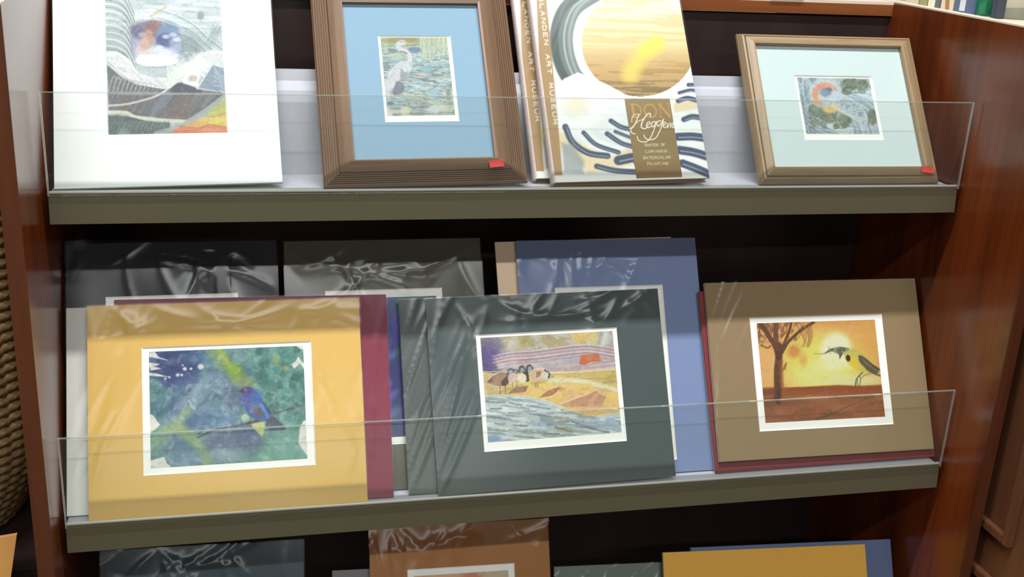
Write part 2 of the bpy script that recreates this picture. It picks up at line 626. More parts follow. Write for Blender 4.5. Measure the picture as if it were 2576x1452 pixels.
class Pose:
    """a flat thing leaning on shelf k: its front plane touches the tray at depth y0"""

    def __init__(self, k, y0, outline, thick, name, bottom=None, roll=None):
        L = LEAN[k]
        ys, zs = SHELF[k]
        lift = thick * math.sin(L)
        self.o = np.array([0, ys + y0, zs + floor_z(y0)])
        self.v = np.array([0, math.sin(L), math.cos(L)])
        self.n = np.array([0, -math.cos(L), math.sin(L)])
        P = [self.raw(*q) for q in outline]          # TL TR BR BL in the plane
        P = np.array(P)
        if roll is None:
            d1, d2 = P[2] - P[3], P[1] - P[0]
            roll = 0.5 * (math.atan2(d1[1], d1[0]) + math.atan2(d2[1], d2[0]))
        self.roll = roll
        c, s = math.cos(roll), math.sin(roll)
        self.rm = np.array([[c, s], [-s, c]])
        Q = P @ self.rm.T
        x0, x1 = (Q[0, 0] + Q[3, 0]) / 2, (Q[1, 0] + Q[2, 0]) / 2
        y1 = (Q[0, 1] + Q[1, 1]) / 2
        yb = (Q[2, 1] + Q[3, 1]) / 2
        # the lowest rear corner rests on the tray
        need = lift / math.cos(L) + 0.0004
        if bottom is not None:
            need += bottom
        corners = lambda yy: min((self.rm.T @ np.array([x0, yy]))[1], (self.rm.T @ np.array([x1, yy]))[1])
        for _ in range(30):
            yb += need - corners(yb)
        self.org = np.array([(x0 + x1) / 2, yb])
        self.w, self.h = x1 - x0, y1 - yb
        SIZES[name] = (round(self.w, 3), round(self.h, 3), round(math.degrees(roll), 2))
        b3 = self.to3(self.rm.T @ self.org)
        ux = self.to3v(self.rm.T @ np.array([1, 0]))
        uy = self.to3v(self.rm.T @ np.array([0, 1]))
        R = S2W @ np.stack([ux, uy, self.n], 1)
        self.mat = Matrix.Translation(Vector(W(b3))) @ Matrix([list(r) for r in R]).to_4x4()

    def raw(self, x, y, z=0.0):
        p = ray_plane(x, y, self.o + self.n * z, self.n) - self.o
        return np.array([p[0], p @ self.v])

    def to3v(self, q):
        return np.array([q[0], 0, 0]) + self.v * q[1]

    def to3(self, q):
        return self.o * [0, 1, 1] + self.to3v(q)

    def loc(self, x, y, z=0.0):
        """photo pixel -> local (x from centre line, y from bottom edge) at height z above the plane"""
        return self.rm @ self.raw(x, y, z) - self.org

    def rect(self, quad, z=0.0):
        P = np.array([self.loc(*q, z) for q in quad])
        return ((P[0, 0] + P[3, 0]) / 2, (P[2, 1] + P[3, 1]) / 2, (P[1, 0] + P[2, 0]) / 2, (P[0, 1] + P[1, 1]) / 2)


def sleeve(name, x0, x1, y0, y1, z, parent, style, seed, nu=96, nv=96, amp=0.0009):
    """wrinkled clear film over a print"""
    rng = np.random.RandomState(seed)
    u, v = np.meshgrid(np.linspace(0, 1, nu), np.linspace(0, 1, nv))
    hgt = np.zeros_like(u)
    asp = (y1 - y0) / (x1 - x0)

    def ridge(x, y, ang, length, width, a, bend=0.0):
        """a fold: sharp crest starting at (x, y), running along ang, fading out"""
        t = math.radians(ang)
        p = (u - x) * math.cos(t) + (v - y) * asp * math.sin(t)
        q = -(u - x) * math.sin(t) + (v - y) * asp * math.cos(t) + bend * p * p
        s = np.clip(p / length, 0, 1)
        env = np.where((p > -0.02) & (p < length), np.sin(math.pi * np.clip(s, 0.02, 1)) ** 0.6, 0.0)
        return a * env * np.exp(-(np.abs(q) / (width * (0.5 + s))) ** 1.4)

    for i in range(6):
        hgt += 0.12 * np.sin(rng.uniform(3, 12) * u + rng.uniform(3, 12) * v + rng.uniform(0, 6))
    if 'top' in style:          # folds hanging from the taped top edge
        for i in range(13):
            hgt += ridge(rng.rand(), 1.0 - 0.05 * rng.rand(), -rng.uniform(35, 145), rng.uniform(0.15, 0.5), rng.uniform(0.012, 0.035), rng.uniform(0.4, 1.0), rng.uniform(-2.5, 2.5))
        for i in range(5):
            hgt += ridge(rng.rand() * 0.8, 0.86 + 0.1 * rng.rand(), rng.uniform(-25, 25), rng.uniform(0.2, 0.5), rng.uniform(0.01, 0.02), rng.uniform(0.4, 0.9), rng.uniform(-1.5, 1.5))
    if 'left' in style:         # long diagonal pulls from the left edge
        for i in range(9):
            hgt += ridge(0.0 + 0.015 * rng.randn(), 0.02 + 0.085 * i, 66 + 5 * rng.randn(), rng.uniform(0.3, 0.6), rng.uniform(0.006, 0.012), rng.uniform(0.5, 1.0), rng.uniform(-.2, .2))
    if 'right' in style:
        for i in range(8):
            hgt += ridge(0.9 + 0.05 * rng.randn(), 0.05 + 0.9 * rng.rand(), rng.uniform(60, 110), rng.uniform(0.15, 0.35), rng.uniform(0.008, 0.016), rng.uniform(0.5, 1.0), rng.uniform(-2, 2))
    hgt -= hgt.min()
    hgt = np.minimum(hgt, 1.8) * amp / 1.8
    X, Y = x0 + u * (x1 - x0), y0 + v * (y1 - y0)
    co = np.stack([X, Y, z + hgt], -1).reshape(-1, 3)
    i = np.arange(nu * nv).reshape(nv, nu)
    f = np.stack([i[:-1, :-1], i[:-1, 1:], i[1:, 1:], i[1:, :-1]], -1).reshape(-1, 4)
    o = mesh_obj(name, co.tolist(), f.tolist(), M['film_taut' if 'taut' in style else 'film'], parent, smooth=True)
    return o


MT = 0.0045     # thickness of a matted print without its film


def matted(k, y0, outline, color, label, opening=None, art=None, paint=None, gain=1.0, film='top', seed=1, bottom=None,
           group=None, name='matted_print', amp=0.0009, rough=0.75, roll=None):
    P = Pose(k, y0, outline, MT, label, bottom, roll)
    r = empty(name, label, 'art print', P.mat, group)
    m = plain('mat_board', srgb(color), rough, var=0.035, scale=420, bump=0.05)
    w, h = P.w / 2, P.h
    box('backing_board', -w, w, 0, h, -MT, -0.0026, M['backing'], r)
    if opening:
        o = P.rect(opening)
        mt = ring('mat', (-w, 0, w, h), o, -0.0014, 0, m, r)
        bv = 0.0016
        ring('bevel', o, (o[0] + bv, o[1] + bv, o[2] - bv, o[3] - bv), -0.00141, -0.0001, M['white_core'], mt, z_in=-0.0014)
        sh = box('print_sheet', max(-w, o[0] - 0.01), min(w, o[2] + 0.01), max(0, o[1] - 0.01), min(h, o[3] + 0.01), -0.0025, -0.0016, M['paper'], r)
        if paint is not None:
            paint_sheet('artwork', paint, P.rect(art), -0.00152, M['ink'], sh, gain)
    else:
        box('mat', -w, w, 0, h, -0.0026, 0, m, r)
    if film:
        e = 0.0015
        sleeve('plastic_sleeve', -w - e, w + e, 0.0, h + e, 0.0005, r, film, seed, amp=amp)
    return P, r


# ------------------------------------------------------------------ the paintings
def crop(quad, x0, y0, s):
    return [((x - x0) * s, (y - y0) * s) for x, y in quad]


def uncrop(quad, x0, y0, s):
    return [(x0 + x / s, y0 + y / s) for x, y in quad]


def paint_wave_orb():
    q = crop([(270, -105), (552, -105), (568, 335), (262, 335)], 250, 0, 4.15)
    P = Paint(q, 210, 320, (196, 210, 212), 3)
    n = P.noise(220, 14, 4)
    P.mix((140, 160, 168), (n > .5) * .0 + n * .75 * (P.Y < 330))
    P.mix((236, 242, 242), P.noise(300, 22, 2) * .7 * (P.Y < 300))
    P.mix((150, 168, 172), P.noise(200, 60, 30) * .5 * (P.Y > 250))
    rg = P.rng
    for i in range(-14, 26):                                    # left hand swell
        y = 60 + i * 18
        c = [(92, 110, 112), (150, 170, 172), (214, 226, 226), (120, 140, 146)][i % 4]
        P.line([(50, y), (170, y + 12), (270, y + 70), (330, y + 190), (370, y + 300)], rg.uniform(5, 13), c, .75)
    for i in range(26):                                         # right hand swell
        y = 60 + i * 20
        c = [(226, 240, 238), (120, 146, 150), (180, 206, 208), (206, 224, 220)][i % 4]
        P.line([(600, y), (800, y + 60 + i * 2), (980, y + 160), (1130, y + 300), (1290, y + 420)], rg.uniform(6, 15), c, .65)
    P.blob(900, 480, 190, 160, (96, 116, 118), .55, .9)
    P.line([(700, 60), (640, 90), (540, 150)], 26, (200, 176, 140), .7, 16)
    P.blob(800, 60, 95, 85, (206, 216, 224), .6, .4)
    P.blob(1060, 140, 36, 44, (120, 126, 134), .7, .6)
    for i in range(8):
        P.line([(1090 + i * 20, 470 + rg.randint(-40, 40)), (1160 + i * 12, 330), (1190 + i * 16, 240 + rg.randint(-20, 40))], 8, (124, 130, 136), .5)
    # foam ridges
    P.poly([(70, 520), (170, 510), (300, 590), (390, 740), (560, 790), (690, 790), (700, 915), (560, 905), (350, 840), (200, 730), (70, 600)], (232, 236, 236), .95, 14)
    fo = P.noise(60, 12, 40)
    P.poly([(70, 560), (200, 540), (330, 690), (680, 830), (690, 900), (350, 820), (180, 700), (70, 610)], (186, 190, 196), .6, 20, mask=fo)
    P.line([(70, 640), (220, 770), (360, 850), (560, 905), (700, 910)], 10, (214, 214, 176), .9)
    P.poly([(690, 760), (850, 660), (1020, 560), (1180, 500), (1310, 520), (1310, 640), (1180, 650), (1080, 720), (850, 820), (700, 900)], (222, 236, 222), .9, 20)
    P.mix((246, 250, 246), P.noise(50, 40) * .7 * ((P.Y > 520) & (P.Y < 800) & (P.X > 690)))
    P.poly([(1040, 560), (1310, 520), (1310, 700), (1180, 650)], (206, 208, 218), .7, 26)
    # hatched trough on the left
    P.poly([(70, 650), (200, 770), (360, 860), (660, 915), (600, 970), (70, 945)], (104, 106, 110), .95, 8)
    for i in range(13):
        x = 75 + i * 45
        P.line([(x, 930), (x + 25, 840 + i * 5), (x + 60, 770 + i * 10), (x + 80, 800 + i * 9)], 13, (172, 172, 174), .75 if i < 9 else .35)
    # dark middle swell
    P.poly([(70, 945), (400, 965), (720, 900), (800, 840), (900, 880), (1080, 930), (1310, 960), (1310, 990), (1150, 1120), (900, 1260), (500, 1240), (270, 1160), (70, 1140)], (98, 100, 108), .97, 8)
    m2 = (P.Y > 930) & (P.Y < 1260)
    P.mix((150, 146, 152), P.noise(16, 240, 33) * .6 * m2 * (P.X < 1230 - (P.Y - 960)))
    P.mix((128, 104, 92), (P.noise(70, 260, 33) > .62) * .55 * m2 * (P.X < 1000))
    P.line([(700, 960), (600, 1090), (520, 1200)], 46, (112, 150, 182), .6, 30)
    P.poly([(770, 860), (840, 845), (960, 890), (1060, 930), (1040, 965), (700, 965)], (82, 80, 92), .9, 8)
    P.line([(1010, 900), (1100, 800), (1190, 650)], 40, (206, 224, 206), .9, 14)
    P.poly([(1180, 660), (1310, 700), (1310, 950), (1020, 900)], (124, 142, 164), .85, 10)
    for i in range(5):
        P.line([(1190, 680 + i * 50), (1240, 760 + i * 30), (1310, 800 + i * 32)], 9, (190, 202, 214), .8)
    P.poly([(840, 780), (960, 720), (1040, 760), (1010, 890), (860, 850)], (240, 244, 238), .9, 16)
    P.blob(960, 800, 50, 36, (176, 160, 150), .7, .6)
    P.line([(70, 1080), (230, 1070), (420, 1030), (600, 970), (760, 860), (860, 790)], 22, (214, 222, 222), .85)
    P.line([(70, 950), (300, 965), (640, 968), (1310, 972)], 8, (220, 224, 226), .5)
    P.line([(70, 1150), (250, 1160), (330, 1205), (480, 1225), (620, 1245), (870, 1262)], 40, (222, 222, 204), .95, 8)
    # lower left arches
    P.poly([(60, 1185), (280, 1200), (480, 1255), (700, 1270), (720, 1400), (60, 1400)], (88, 102, 104), .95, 8)
    for i in range(16):
        x = 70 + i * 36
        P.line([(x - 20, 1400), (x + 30, 1270 + (i % 4) * 14), (x + 90, 1260), (x + 130, 1400)], 6, (140, 158, 154), .55)
    P.blob(210, 1370, 60, 40, (146, 190, 172), .6, .9)
    P.line([(1310, 990), (1180, 1090), (1000, 1210), (780, 1330), (560, 1390)], 60, (170, 182, 182), .9, 16)
    # warm corner
    P.poly([(1080, 1180), (1200, 1080), (1310, 1010), (1320, 1180), (1180, 1215)], (182, 188, 120), .95, 10)
    P.poly([(1110, 1180), (1320, 1110), (1320, 1190), (1180, 1210)], (212, 204, 104), .9, 14)
    P.poly([(900, 1310), (1050, 1225), (1180, 1210), (1320, 1180), (1320, 1330), (1120, 1300), (1000, 1335)], (236, 196, 96), .97, 8)
    P.blob(1230, 1250, 120, 40, (240, 214, 104), .8, .8)
    P.blob(960, 1300, 80, 40, (232, 168, 96), .8, .8)
    P.poly([(690, 1400), (810, 1310), (1000, 1335), (1110, 1300), (1320, 1330), (1320, 1400)], (232, 132, 92), .97, 8)
    P.blob(1150, 1370, 130, 24, (240, 176, 130), .7, .8)
    P.line([(810, 1308), (1000, 1334), (1110, 1300), (1320, 1326)], 8, (150, 130, 96), .8)
    P.line([(1060, 1205), (1180, 1215), (1320, 1170)], 7, (140, 146, 100), .8)
    # the glass orb
    P.blob(590, 440, 272, 246, (150, 160, 190), .95, .05)
    P.blob(480, 300, 150, 100, (112, 100, 124), .9, .5)
    P.blob(560, 250, 90, 60, (140, 88, 84), .9, .5)
    P.blob(720, 300, 110, 80, (104, 134, 172), .95, .5)
    P.blob(690, 400, 110, 76, (62, 82, 140), .95, .4)
    P.blob(390, 300, 56, 60, (84, 86, 128), .8, .5)
    P.blob(780, 440, 60, 90, (156, 166, 200), .8, .6)
    P.blob(590, 560, 210, 95, (216, 222, 234), .95, .5)
    P.blob(450, 500, 90, 60, (214, 196, 196), .8, .6)
    P.blob(510, 330, 40, 42, (190, 140, 118), .9, .5)
    P.blob(470, 430, 56, 76, (206, 166, 146), .9, .5, 20)
    P.blob(540, 400, 40, 46, (196, 150, 128), .8, .5)
    P.blob(440, 340, 40, 26, (176, 168, 178), .8, .5)
    for x, y in ((690, 360), (760, 340), (800, 390), (620, 470), (700, 530), (780, 560), (430, 560)):
        P.blob(x, y, 40, 22, (222, 228, 238), .7, .7)
    P.blob(580, 610, 215, 62, (250, 252, 252), .97, .3)
    P.line([(330, 500), (340, 360), (430, 250), (590, 195), (740, 250), (850, 370), (860, 480)], 9, (110, 118, 160), .6)
    return P


def paint_heron():
    q = [(108, 130), (1085, 155), (1180, 1290), (190, 1275)]
    P = Paint(q, 150, 170, (158, 182, 188), 5)
    P.mix((104, 132, 140), (P.noise(90, 20, 6) > .58) * .65)
    P.mix((206, 214, 208), (P.noise(100, 22, 4) > .58) * .75)
    P.mix((128, 176, 204), (P.noise(200, 60, 4) > .66) * .6)
    P.mix((176, 166, 160), (P.noise(220, 60, 4) > .64) * .6 * (P.Y > 600))
    P.mix((206, 204, 172), (P.noise(240, 60, 4) > .55) * .7 * (P.Y > 950))
    P.mix((96, 104, 104), (P.noise(120, 16, 6) > .72) * .6 * (P.Y > 350))
    P.mix((166, 174, 128), np.clip((420 - P.Y) / 240, 0, 1) * .8)
    P.blob(420, 180, 280, 46, (146, 138, 84), .85, .6)
    P.mix((190, 200, 170), (P.noise(26, 220) > .5) * .8 * (P.X > 680) * (P.Y < 470))
    for i in range(18):
        x = 690 + i * 23
        P.line([(x + 10, 150), (x + P.rng.randint(-16, 16), 300), (x, 430 + P.rng.randint(-60, 40))], 9, [(222, 226, 196), (140, 150, 116), (206, 214, 190)][i % 3], .7)
    P.blob(600, 325, 100, 44, (92, 122, 168), .95, .35)
    P.poly([(215, 285), (340, 310), (400, 350), (230, 370)], (112, 124, 140), .9, 10)
    P.blob(380, 420, 170, 60, (190, 196, 168), .6, .8)
    P.poly([(400, 480), (560, 500), (560, 580), (510, 660), (390, 650), (385, 740), (300, 850), (240, 900), (230, 1010), (180, 990), (165, 800), (230, 640), (310, 540)], (206, 206, 214), .95, 14, smooth=True)
    P.poly([(395, 600), (500, 640), (470, 780), (390, 740)], (146, 154, 166), .9, 16)
    P.poly([(330, 770), (420, 790), (450, 860), (420, 940), (290, 985), (260, 940), (300, 850)], (108, 112, 126), .9, 12)
    P.line([(440, 210), (370, 240), (385, 305), (480, 345), (535, 430), (520, 540), (470, 610)], 70, (212, 210, 216), .97, 14)
    P.line([(390, 345), (450, 352), (490, 380)], 22, (104, 108, 122), .9, 8)
    P.blob(420, 210, 70, 32, (214, 216, 216), .97, .3)
    P.line([(380, 196), (470, 204)], 14, (124, 140, 150), .8, smooth=False)
    P.poly([(470, 210), (650, 238), (480, 256)], (206, 178, 136), .97, 6)
    P.line([(480, 252), (680, 246)], 10, (104, 96, 72), .9, smooth=False)
    P.line([(420, 880), (412, 960), (430, 1010)], 8, (150, 130, 130), .7)
    P.poly([(185, 1130), (240, 1180), (270, 1290), (190, 1290)], (220, 214, 206), .9, 12)
    P.blob(460, 1190, 80, 50, (218, 214, 184), .8, .5)
    P.blob(900, 1190, 140, 50, (216, 220, 222), .8, .6)
    P.blob(640, 1260, 110, 30, (128, 132, 142), .8, .5)
    P.blob(1090, 960, 40, 50, (110, 122, 116), .8, .7)
    P.blob(240, 1090, 50, 24, (84, 96, 98), .8, .6)
    P.mix((255, 255, 252), np.full(P.X.shape, .12))
    return P


def paint_small_bird():
    q = [(165, 190), (1480, 195), (1710, 1215), (370, 1215)]
    P = Paint(q, 165, 130, (176, 192, 202), 7)
    P.mix((112, 128, 142), (P.noise(26, 200, -8) > .52) * .75 * (P.X < 520))
    P.mix((128, 160, 186), (P.noise(30, 160, -12) > .6) * .6 * (P.X < 480) * (P.Y < 560))
    for i in range(22):
        y = 760 + i * 22
        c = [(118, 122, 144), (196, 206, 216), (128, 152, 172)][i % 3]
        P.line([(250, y - 120), (420, y + 60), (700, y + 210), (1050, y + 300), (1300, y + 330)], 15, c, .7)
    for i in range(9):
        P.line([(900, 330 + i * 26), (1150, 470 + i * 28), (1400, 560 + i * 36), (1700, 760 + i * 50)], 14, [(110, 120, 120), (214, 222, 226), (150, 176, 196)][i % 3], .75)
    P.poly([(1210, 470), (1330, 410), (1560, 420), (1580, 590), (1420, 600)], (206, 222, 232), .9, 20)
    P.blob(1380, 560, 160, 30, (150, 184, 212), .6, .8, 14)
    for x, y, rx, ry in ((1130, 300, 170, 110), (1350, 310, 130, 95), (1080, 420, 100, 80), (520, 780, 130, 130), (760, 900, 150, 110), (1060, 950, 130, 120), (900, 1080, 62, 56), (1560, 900, 100, 150), (1070, 1070, 66, 50)):
        P.blob(x, y, rx, ry, (104, 116, 96), .92, .35)
    P.mix((78, 90, 74), (P.noise(70, 60) > .55) * .5 * (((P.X > 950) & (P.Y < 470)) | ((P.Y > 680) & (P.Y < 1120) & (P.X > 400) & (P.X < 1200))))
    P.mix((140, 150, 122), (P.noise(60, 50) > .6) * .55 * (((P.X > 950) & (P.Y < 420)) | ((P.Y > 700) & (P.Y < 1100) & (P.X > 420) & (P.X < 1150))))
    P.blob(540, 770, 90, 90, (126, 148, 112), .6, .8)
    P.poly([(720, 1040), (850, 1020), (860, 1120), (1000, 1130), (1130, 1080), (1220, 1090), (1230, 1215), (1000, 1215), (740, 1090)], (212, 224, 224), .85, 24)
    for i in range(8):
        P.line([(1180 + i * 50, 1000), (1240 + i * 45, 1090), (1260 + i * 50, 1220)], 14, [(120, 124, 140), (206, 212, 222)][i % 2], .75)
    # bird: pale head with an orange ring, sweeping body
    P.blob(680, 470, 290, 270, (196, 208, 214), .95, .25)
    P.blob(680, 480, 236, 205, (222, 150, 118), .97, .15)
    P.blob(730, 520, 180, 150, (198, 206, 210), .97, .25)
    P.blob(560, 620, 90, 60, (226, 164, 122), .9, .6)
    P.poly([(560, 570), (860, 420), (1010, 480), (1210, 580), (1370, 710), (1470, 880), (1470, 1000), (1340, 985), (1180, 900), (950, 780), (760, 700)], (192, 204, 216), .97, 14, smooth=True)
    P.poly([(780, 660), (950, 740), (1180, 880), (1340, 985), (1250, 960), (950, 800), (800, 760)], (222, 222, 206), .9, 24)
    P.blob(690, 450, 100, 84, (124, 144, 164), .97, .3)
    P.blob(760, 400, 56, 36, (96, 98, 112), .8, .6, 20)
    sc = P.noise(40, 22, 20)
    P.poly([(900, 560), (1180, 600), (1380, 760), (1420, 900), (1300, 900), (1000, 720), (900, 640)], (128, 152, 168), .8, 40, mask=(sc > .56) * 1.0)
    P.blob(780, 770, 120, 62, (234, 192, 112), .95, .6)
    P.blob(880, 700, 80, 40, (230, 212, 160), .7, .8)
    P.blob(1390, 1100, 50, 70, (206, 206, 214), .8, .6, -20)
    P.mix((255, 255, 255), np.full(P.X.shape, .10))
    return P


def paint_bunting():
    q = [(130, 165), (1630, 120), (1640, 1205), (150, 1290)]
    P = Paint(q, 260, 190, (88, 136, 146), 9)
    def at(n, lo, hi):
        return np.clip((n - lo) / (hi - lo), 0, 1)
    P.mix((66, 104, 140), at(P.noise(260, 200), .3, .7))
    P.mix((128, 162, 176), at(P.noise(160, 130, 40), .5, .85) * .7)
    P.mix((70, 138, 122), np.clip((P.X - 900) / 350, 0, 1) * .85)
    P.mix((116, 176, 160), at(P.noise(60, 120, 30), .5, .8) * .6 * np.clip((P.X - 950) / 250, 0, 1))
    P.mix((44, 100, 96), at(P.noise(70, 130, 20), .55, .8) * .7 * np.clip((P.X - 950) / 250, 0, 1) * (P.Y < 800))
    P.mix((112, 180, 160), np.clip((P.X - 1100) / 300, 0, 1) * np.clip((P.Y - 850) / 200, 0, 1) * .7)
    P.mix((88, 150, 136), np.clip((360 - P.X) / 160, 0, 1) * np.clip((P.Y - 420) / 100, 0, 1) * .6)
    # dark blue corner
    P.poly([(120, 150), (700, 150), (640, 260), (620, 420), (520, 470), (330, 520), (230, 420), (130, 400)], (40, 62, 122), .95, 80)
    P.mix((28, 44, 104), at(P.noise(120, 60, 20), .45, .75) * .6 * (P.X < 620) * (P.Y < 480))
    P.blob(420, 460, 130, 80, (50, 74, 138), .7, .9)
    P.blob(620, 220, 200, 60, (60, 110, 140), .6, .9)
    # yellow green leaf
    P.line([(760, 140), (860, 280), (960, 400), (1060, 500)], 130, (120, 154, 78), .85, 90)
    P.line([(820, 150), (900, 280), (990, 390)], 56, (164, 188, 60), .85, 50)
    P.blob(980, 370, 70, 80, (128, 172, 50), .8, .8)
    P.blob(1060, 470, 110, 50, (150, 168, 100), .6, .9)
    P.blob(1370, 260, 40, 50, (140, 168, 88), .7, .9)
    P.blob(1460, 340, 34, 26, (178, 184, 120), .7, .8)
    # misty centre, lower leaves
    P.blob(700, 580, 280, 180, (112, 142, 164), .6, 1.0)
    P.mix((64, 96, 130), at(P.noise(90, 60, -30), .55, .8) * .55 * (P.X < 1000) * (P.Y > 520))
    P.mix((146, 176, 190), at(P.noise(50, 110, 20), .6, .85) * .6 * (P.X < 1000) * (P.Y > 480))
    P.line([(150, 1040), (320, 930), (480, 770), (520, 740)], 70, (140, 176, 110), .7, 60)
    P.line([(420, 900), (540, 1000), (640, 1120), (700, 1240)], 100, (138, 172, 96), .75, 70)
    P.blob(350, 920, 120, 50, (150, 182, 100), .7, .9)
    P.blob(220, 1000, 90, 120, (128, 178, 140), .6, 1.0)
    P.blob(820, 1050, 140, 110, (86, 88, 138), .65, .9)
    P.blob(1080, 1010, 130, 120, (60, 76, 132), .85, .9)
    P.blob(960, 620, 110, 100, (84, 96, 128), .6, 1.0)
    P.blob(760, 820, 160, 70, (66, 112, 160), .6, 1.0)
    P.blob(480, 1180, 150, 90, (92, 146, 176), .6, 1.0)
    P.blob(870, 1160, 160, 70, (150, 186, 196), .7, 1.0)
    P.line([(520, 650), (545, 700), (570, 720)], 26, (196, 214, 216), .7, 20)
    P.line([(560, 720), (590, 660), (575, 640)], 18, (170, 196, 206), .6, 16)
    # twig
    P.line([(600, 1000), (760, 930), (950, 895), (1100, 862), (1230, 845)], 16, (52, 44, 52), .85)
    P.line([(1080, 868), (1180, 840)], 30, (44, 36, 36), .8, 12, smooth=False)
    P.line([(1330, 775), (1450, 745), (1640, 690)], 15, (70, 70, 66), .8)
    P.blob(1530, 710, 60, 14, (82, 84, 78), .7, .6, -14)
    P.poly([(1110, 875), (1240, 848), (1245, 905), (1220, 1000), (1150, 930)], (196, 206, 112), .92, 14)
    P.blob(1060, 815, 40, 40, (182, 206, 172), .85, .5)
    # the indigo bird
    P.poly([(1000, 560), (1060, 520), (1130, 525), (1190, 580), (1240, 660), (1290, 760), (1330, 830), (1270, 850), (1160, 830), (1090, 780), (1045, 690), (1040, 600)], (46, 84, 158), .97, 10, smooth=True)
    P.blob(1075, 560, 56, 46, (72, 58, 130), .95, .5)
    P.blob(1070, 640, 56, 60, (88, 84, 170), .7, .8)
    P.blob(1170, 620, 60, 70, (40, 96, 178), .8, .7)
    P.poly([(1000, 558), (1040, 535), (1050, 580)], (48, 44, 60), .9, 8)
    P.poly([(1120, 710), (1190, 720), (1250, 800), (1160, 790)], (96, 74, 70), .9, 20)
    P.line([(1210, 690), (1260, 780), (1290, 830)], 30, (64, 128, 200), .9, 16)
    P.line([(1250, 690), (1300, 770)], 16, (36, 40, 70), .9, 8, smooth=False)
    P.poly([(1260, 830), (1330, 800), (1450, 915), (1430, 930), (1300, 935), (1250, 900)], (50, 58, 86), .95, 10)
    # bare paper: ragged corners and flecks
    pw = (240, 238, 226)
    for pts in ([(120, 150), (190, 165), (225, 215), (300, 245), (130, 215)], [(120, 270), (240, 285), (180, 310), (250, 330), (150, 350)],
                [(120, 370), (200, 375), (330, 415), (200, 405), (130, 400)], [(120, 760), (180, 790), (210, 840), (240, 875), (190, 920), (120, 960)],
                [(120, 1220), (280, 1180), (300, 1240), (340, 1275), (300, 1300), (120, 1310)], [(1550, 110), (1640, 100), (1640, 165), (1600, 150)],
                [(1580, 225), (1610, 270), (1640, 300), (1640, 350), (1590, 290), (1540, 345), (1510, 300), (1555, 270)],
                [(1660, 830), (1610, 850), (1575, 920), (1560, 1060), (1600, 1120), (1640, 1180), (1660, 1100)], [(280, 1285), (320, 1275), (290, 1300)]):
        P.poly(pts, pw, .95, 10)
    for x, y, r in ((635, 315, 30), (480, 335, 20), (540, 335, 14), (410, 395, 18), (450, 395, 14), (330, 415, 12), (290, 430, 12), (460, 300, 10)):
        P.blob(x, y, r, r * .9, (232, 222, 226), .9, .6)
    P.line([(130, 200), (220, 225), (310, 248)], 7, (226, 226, 220), .9)
    return P


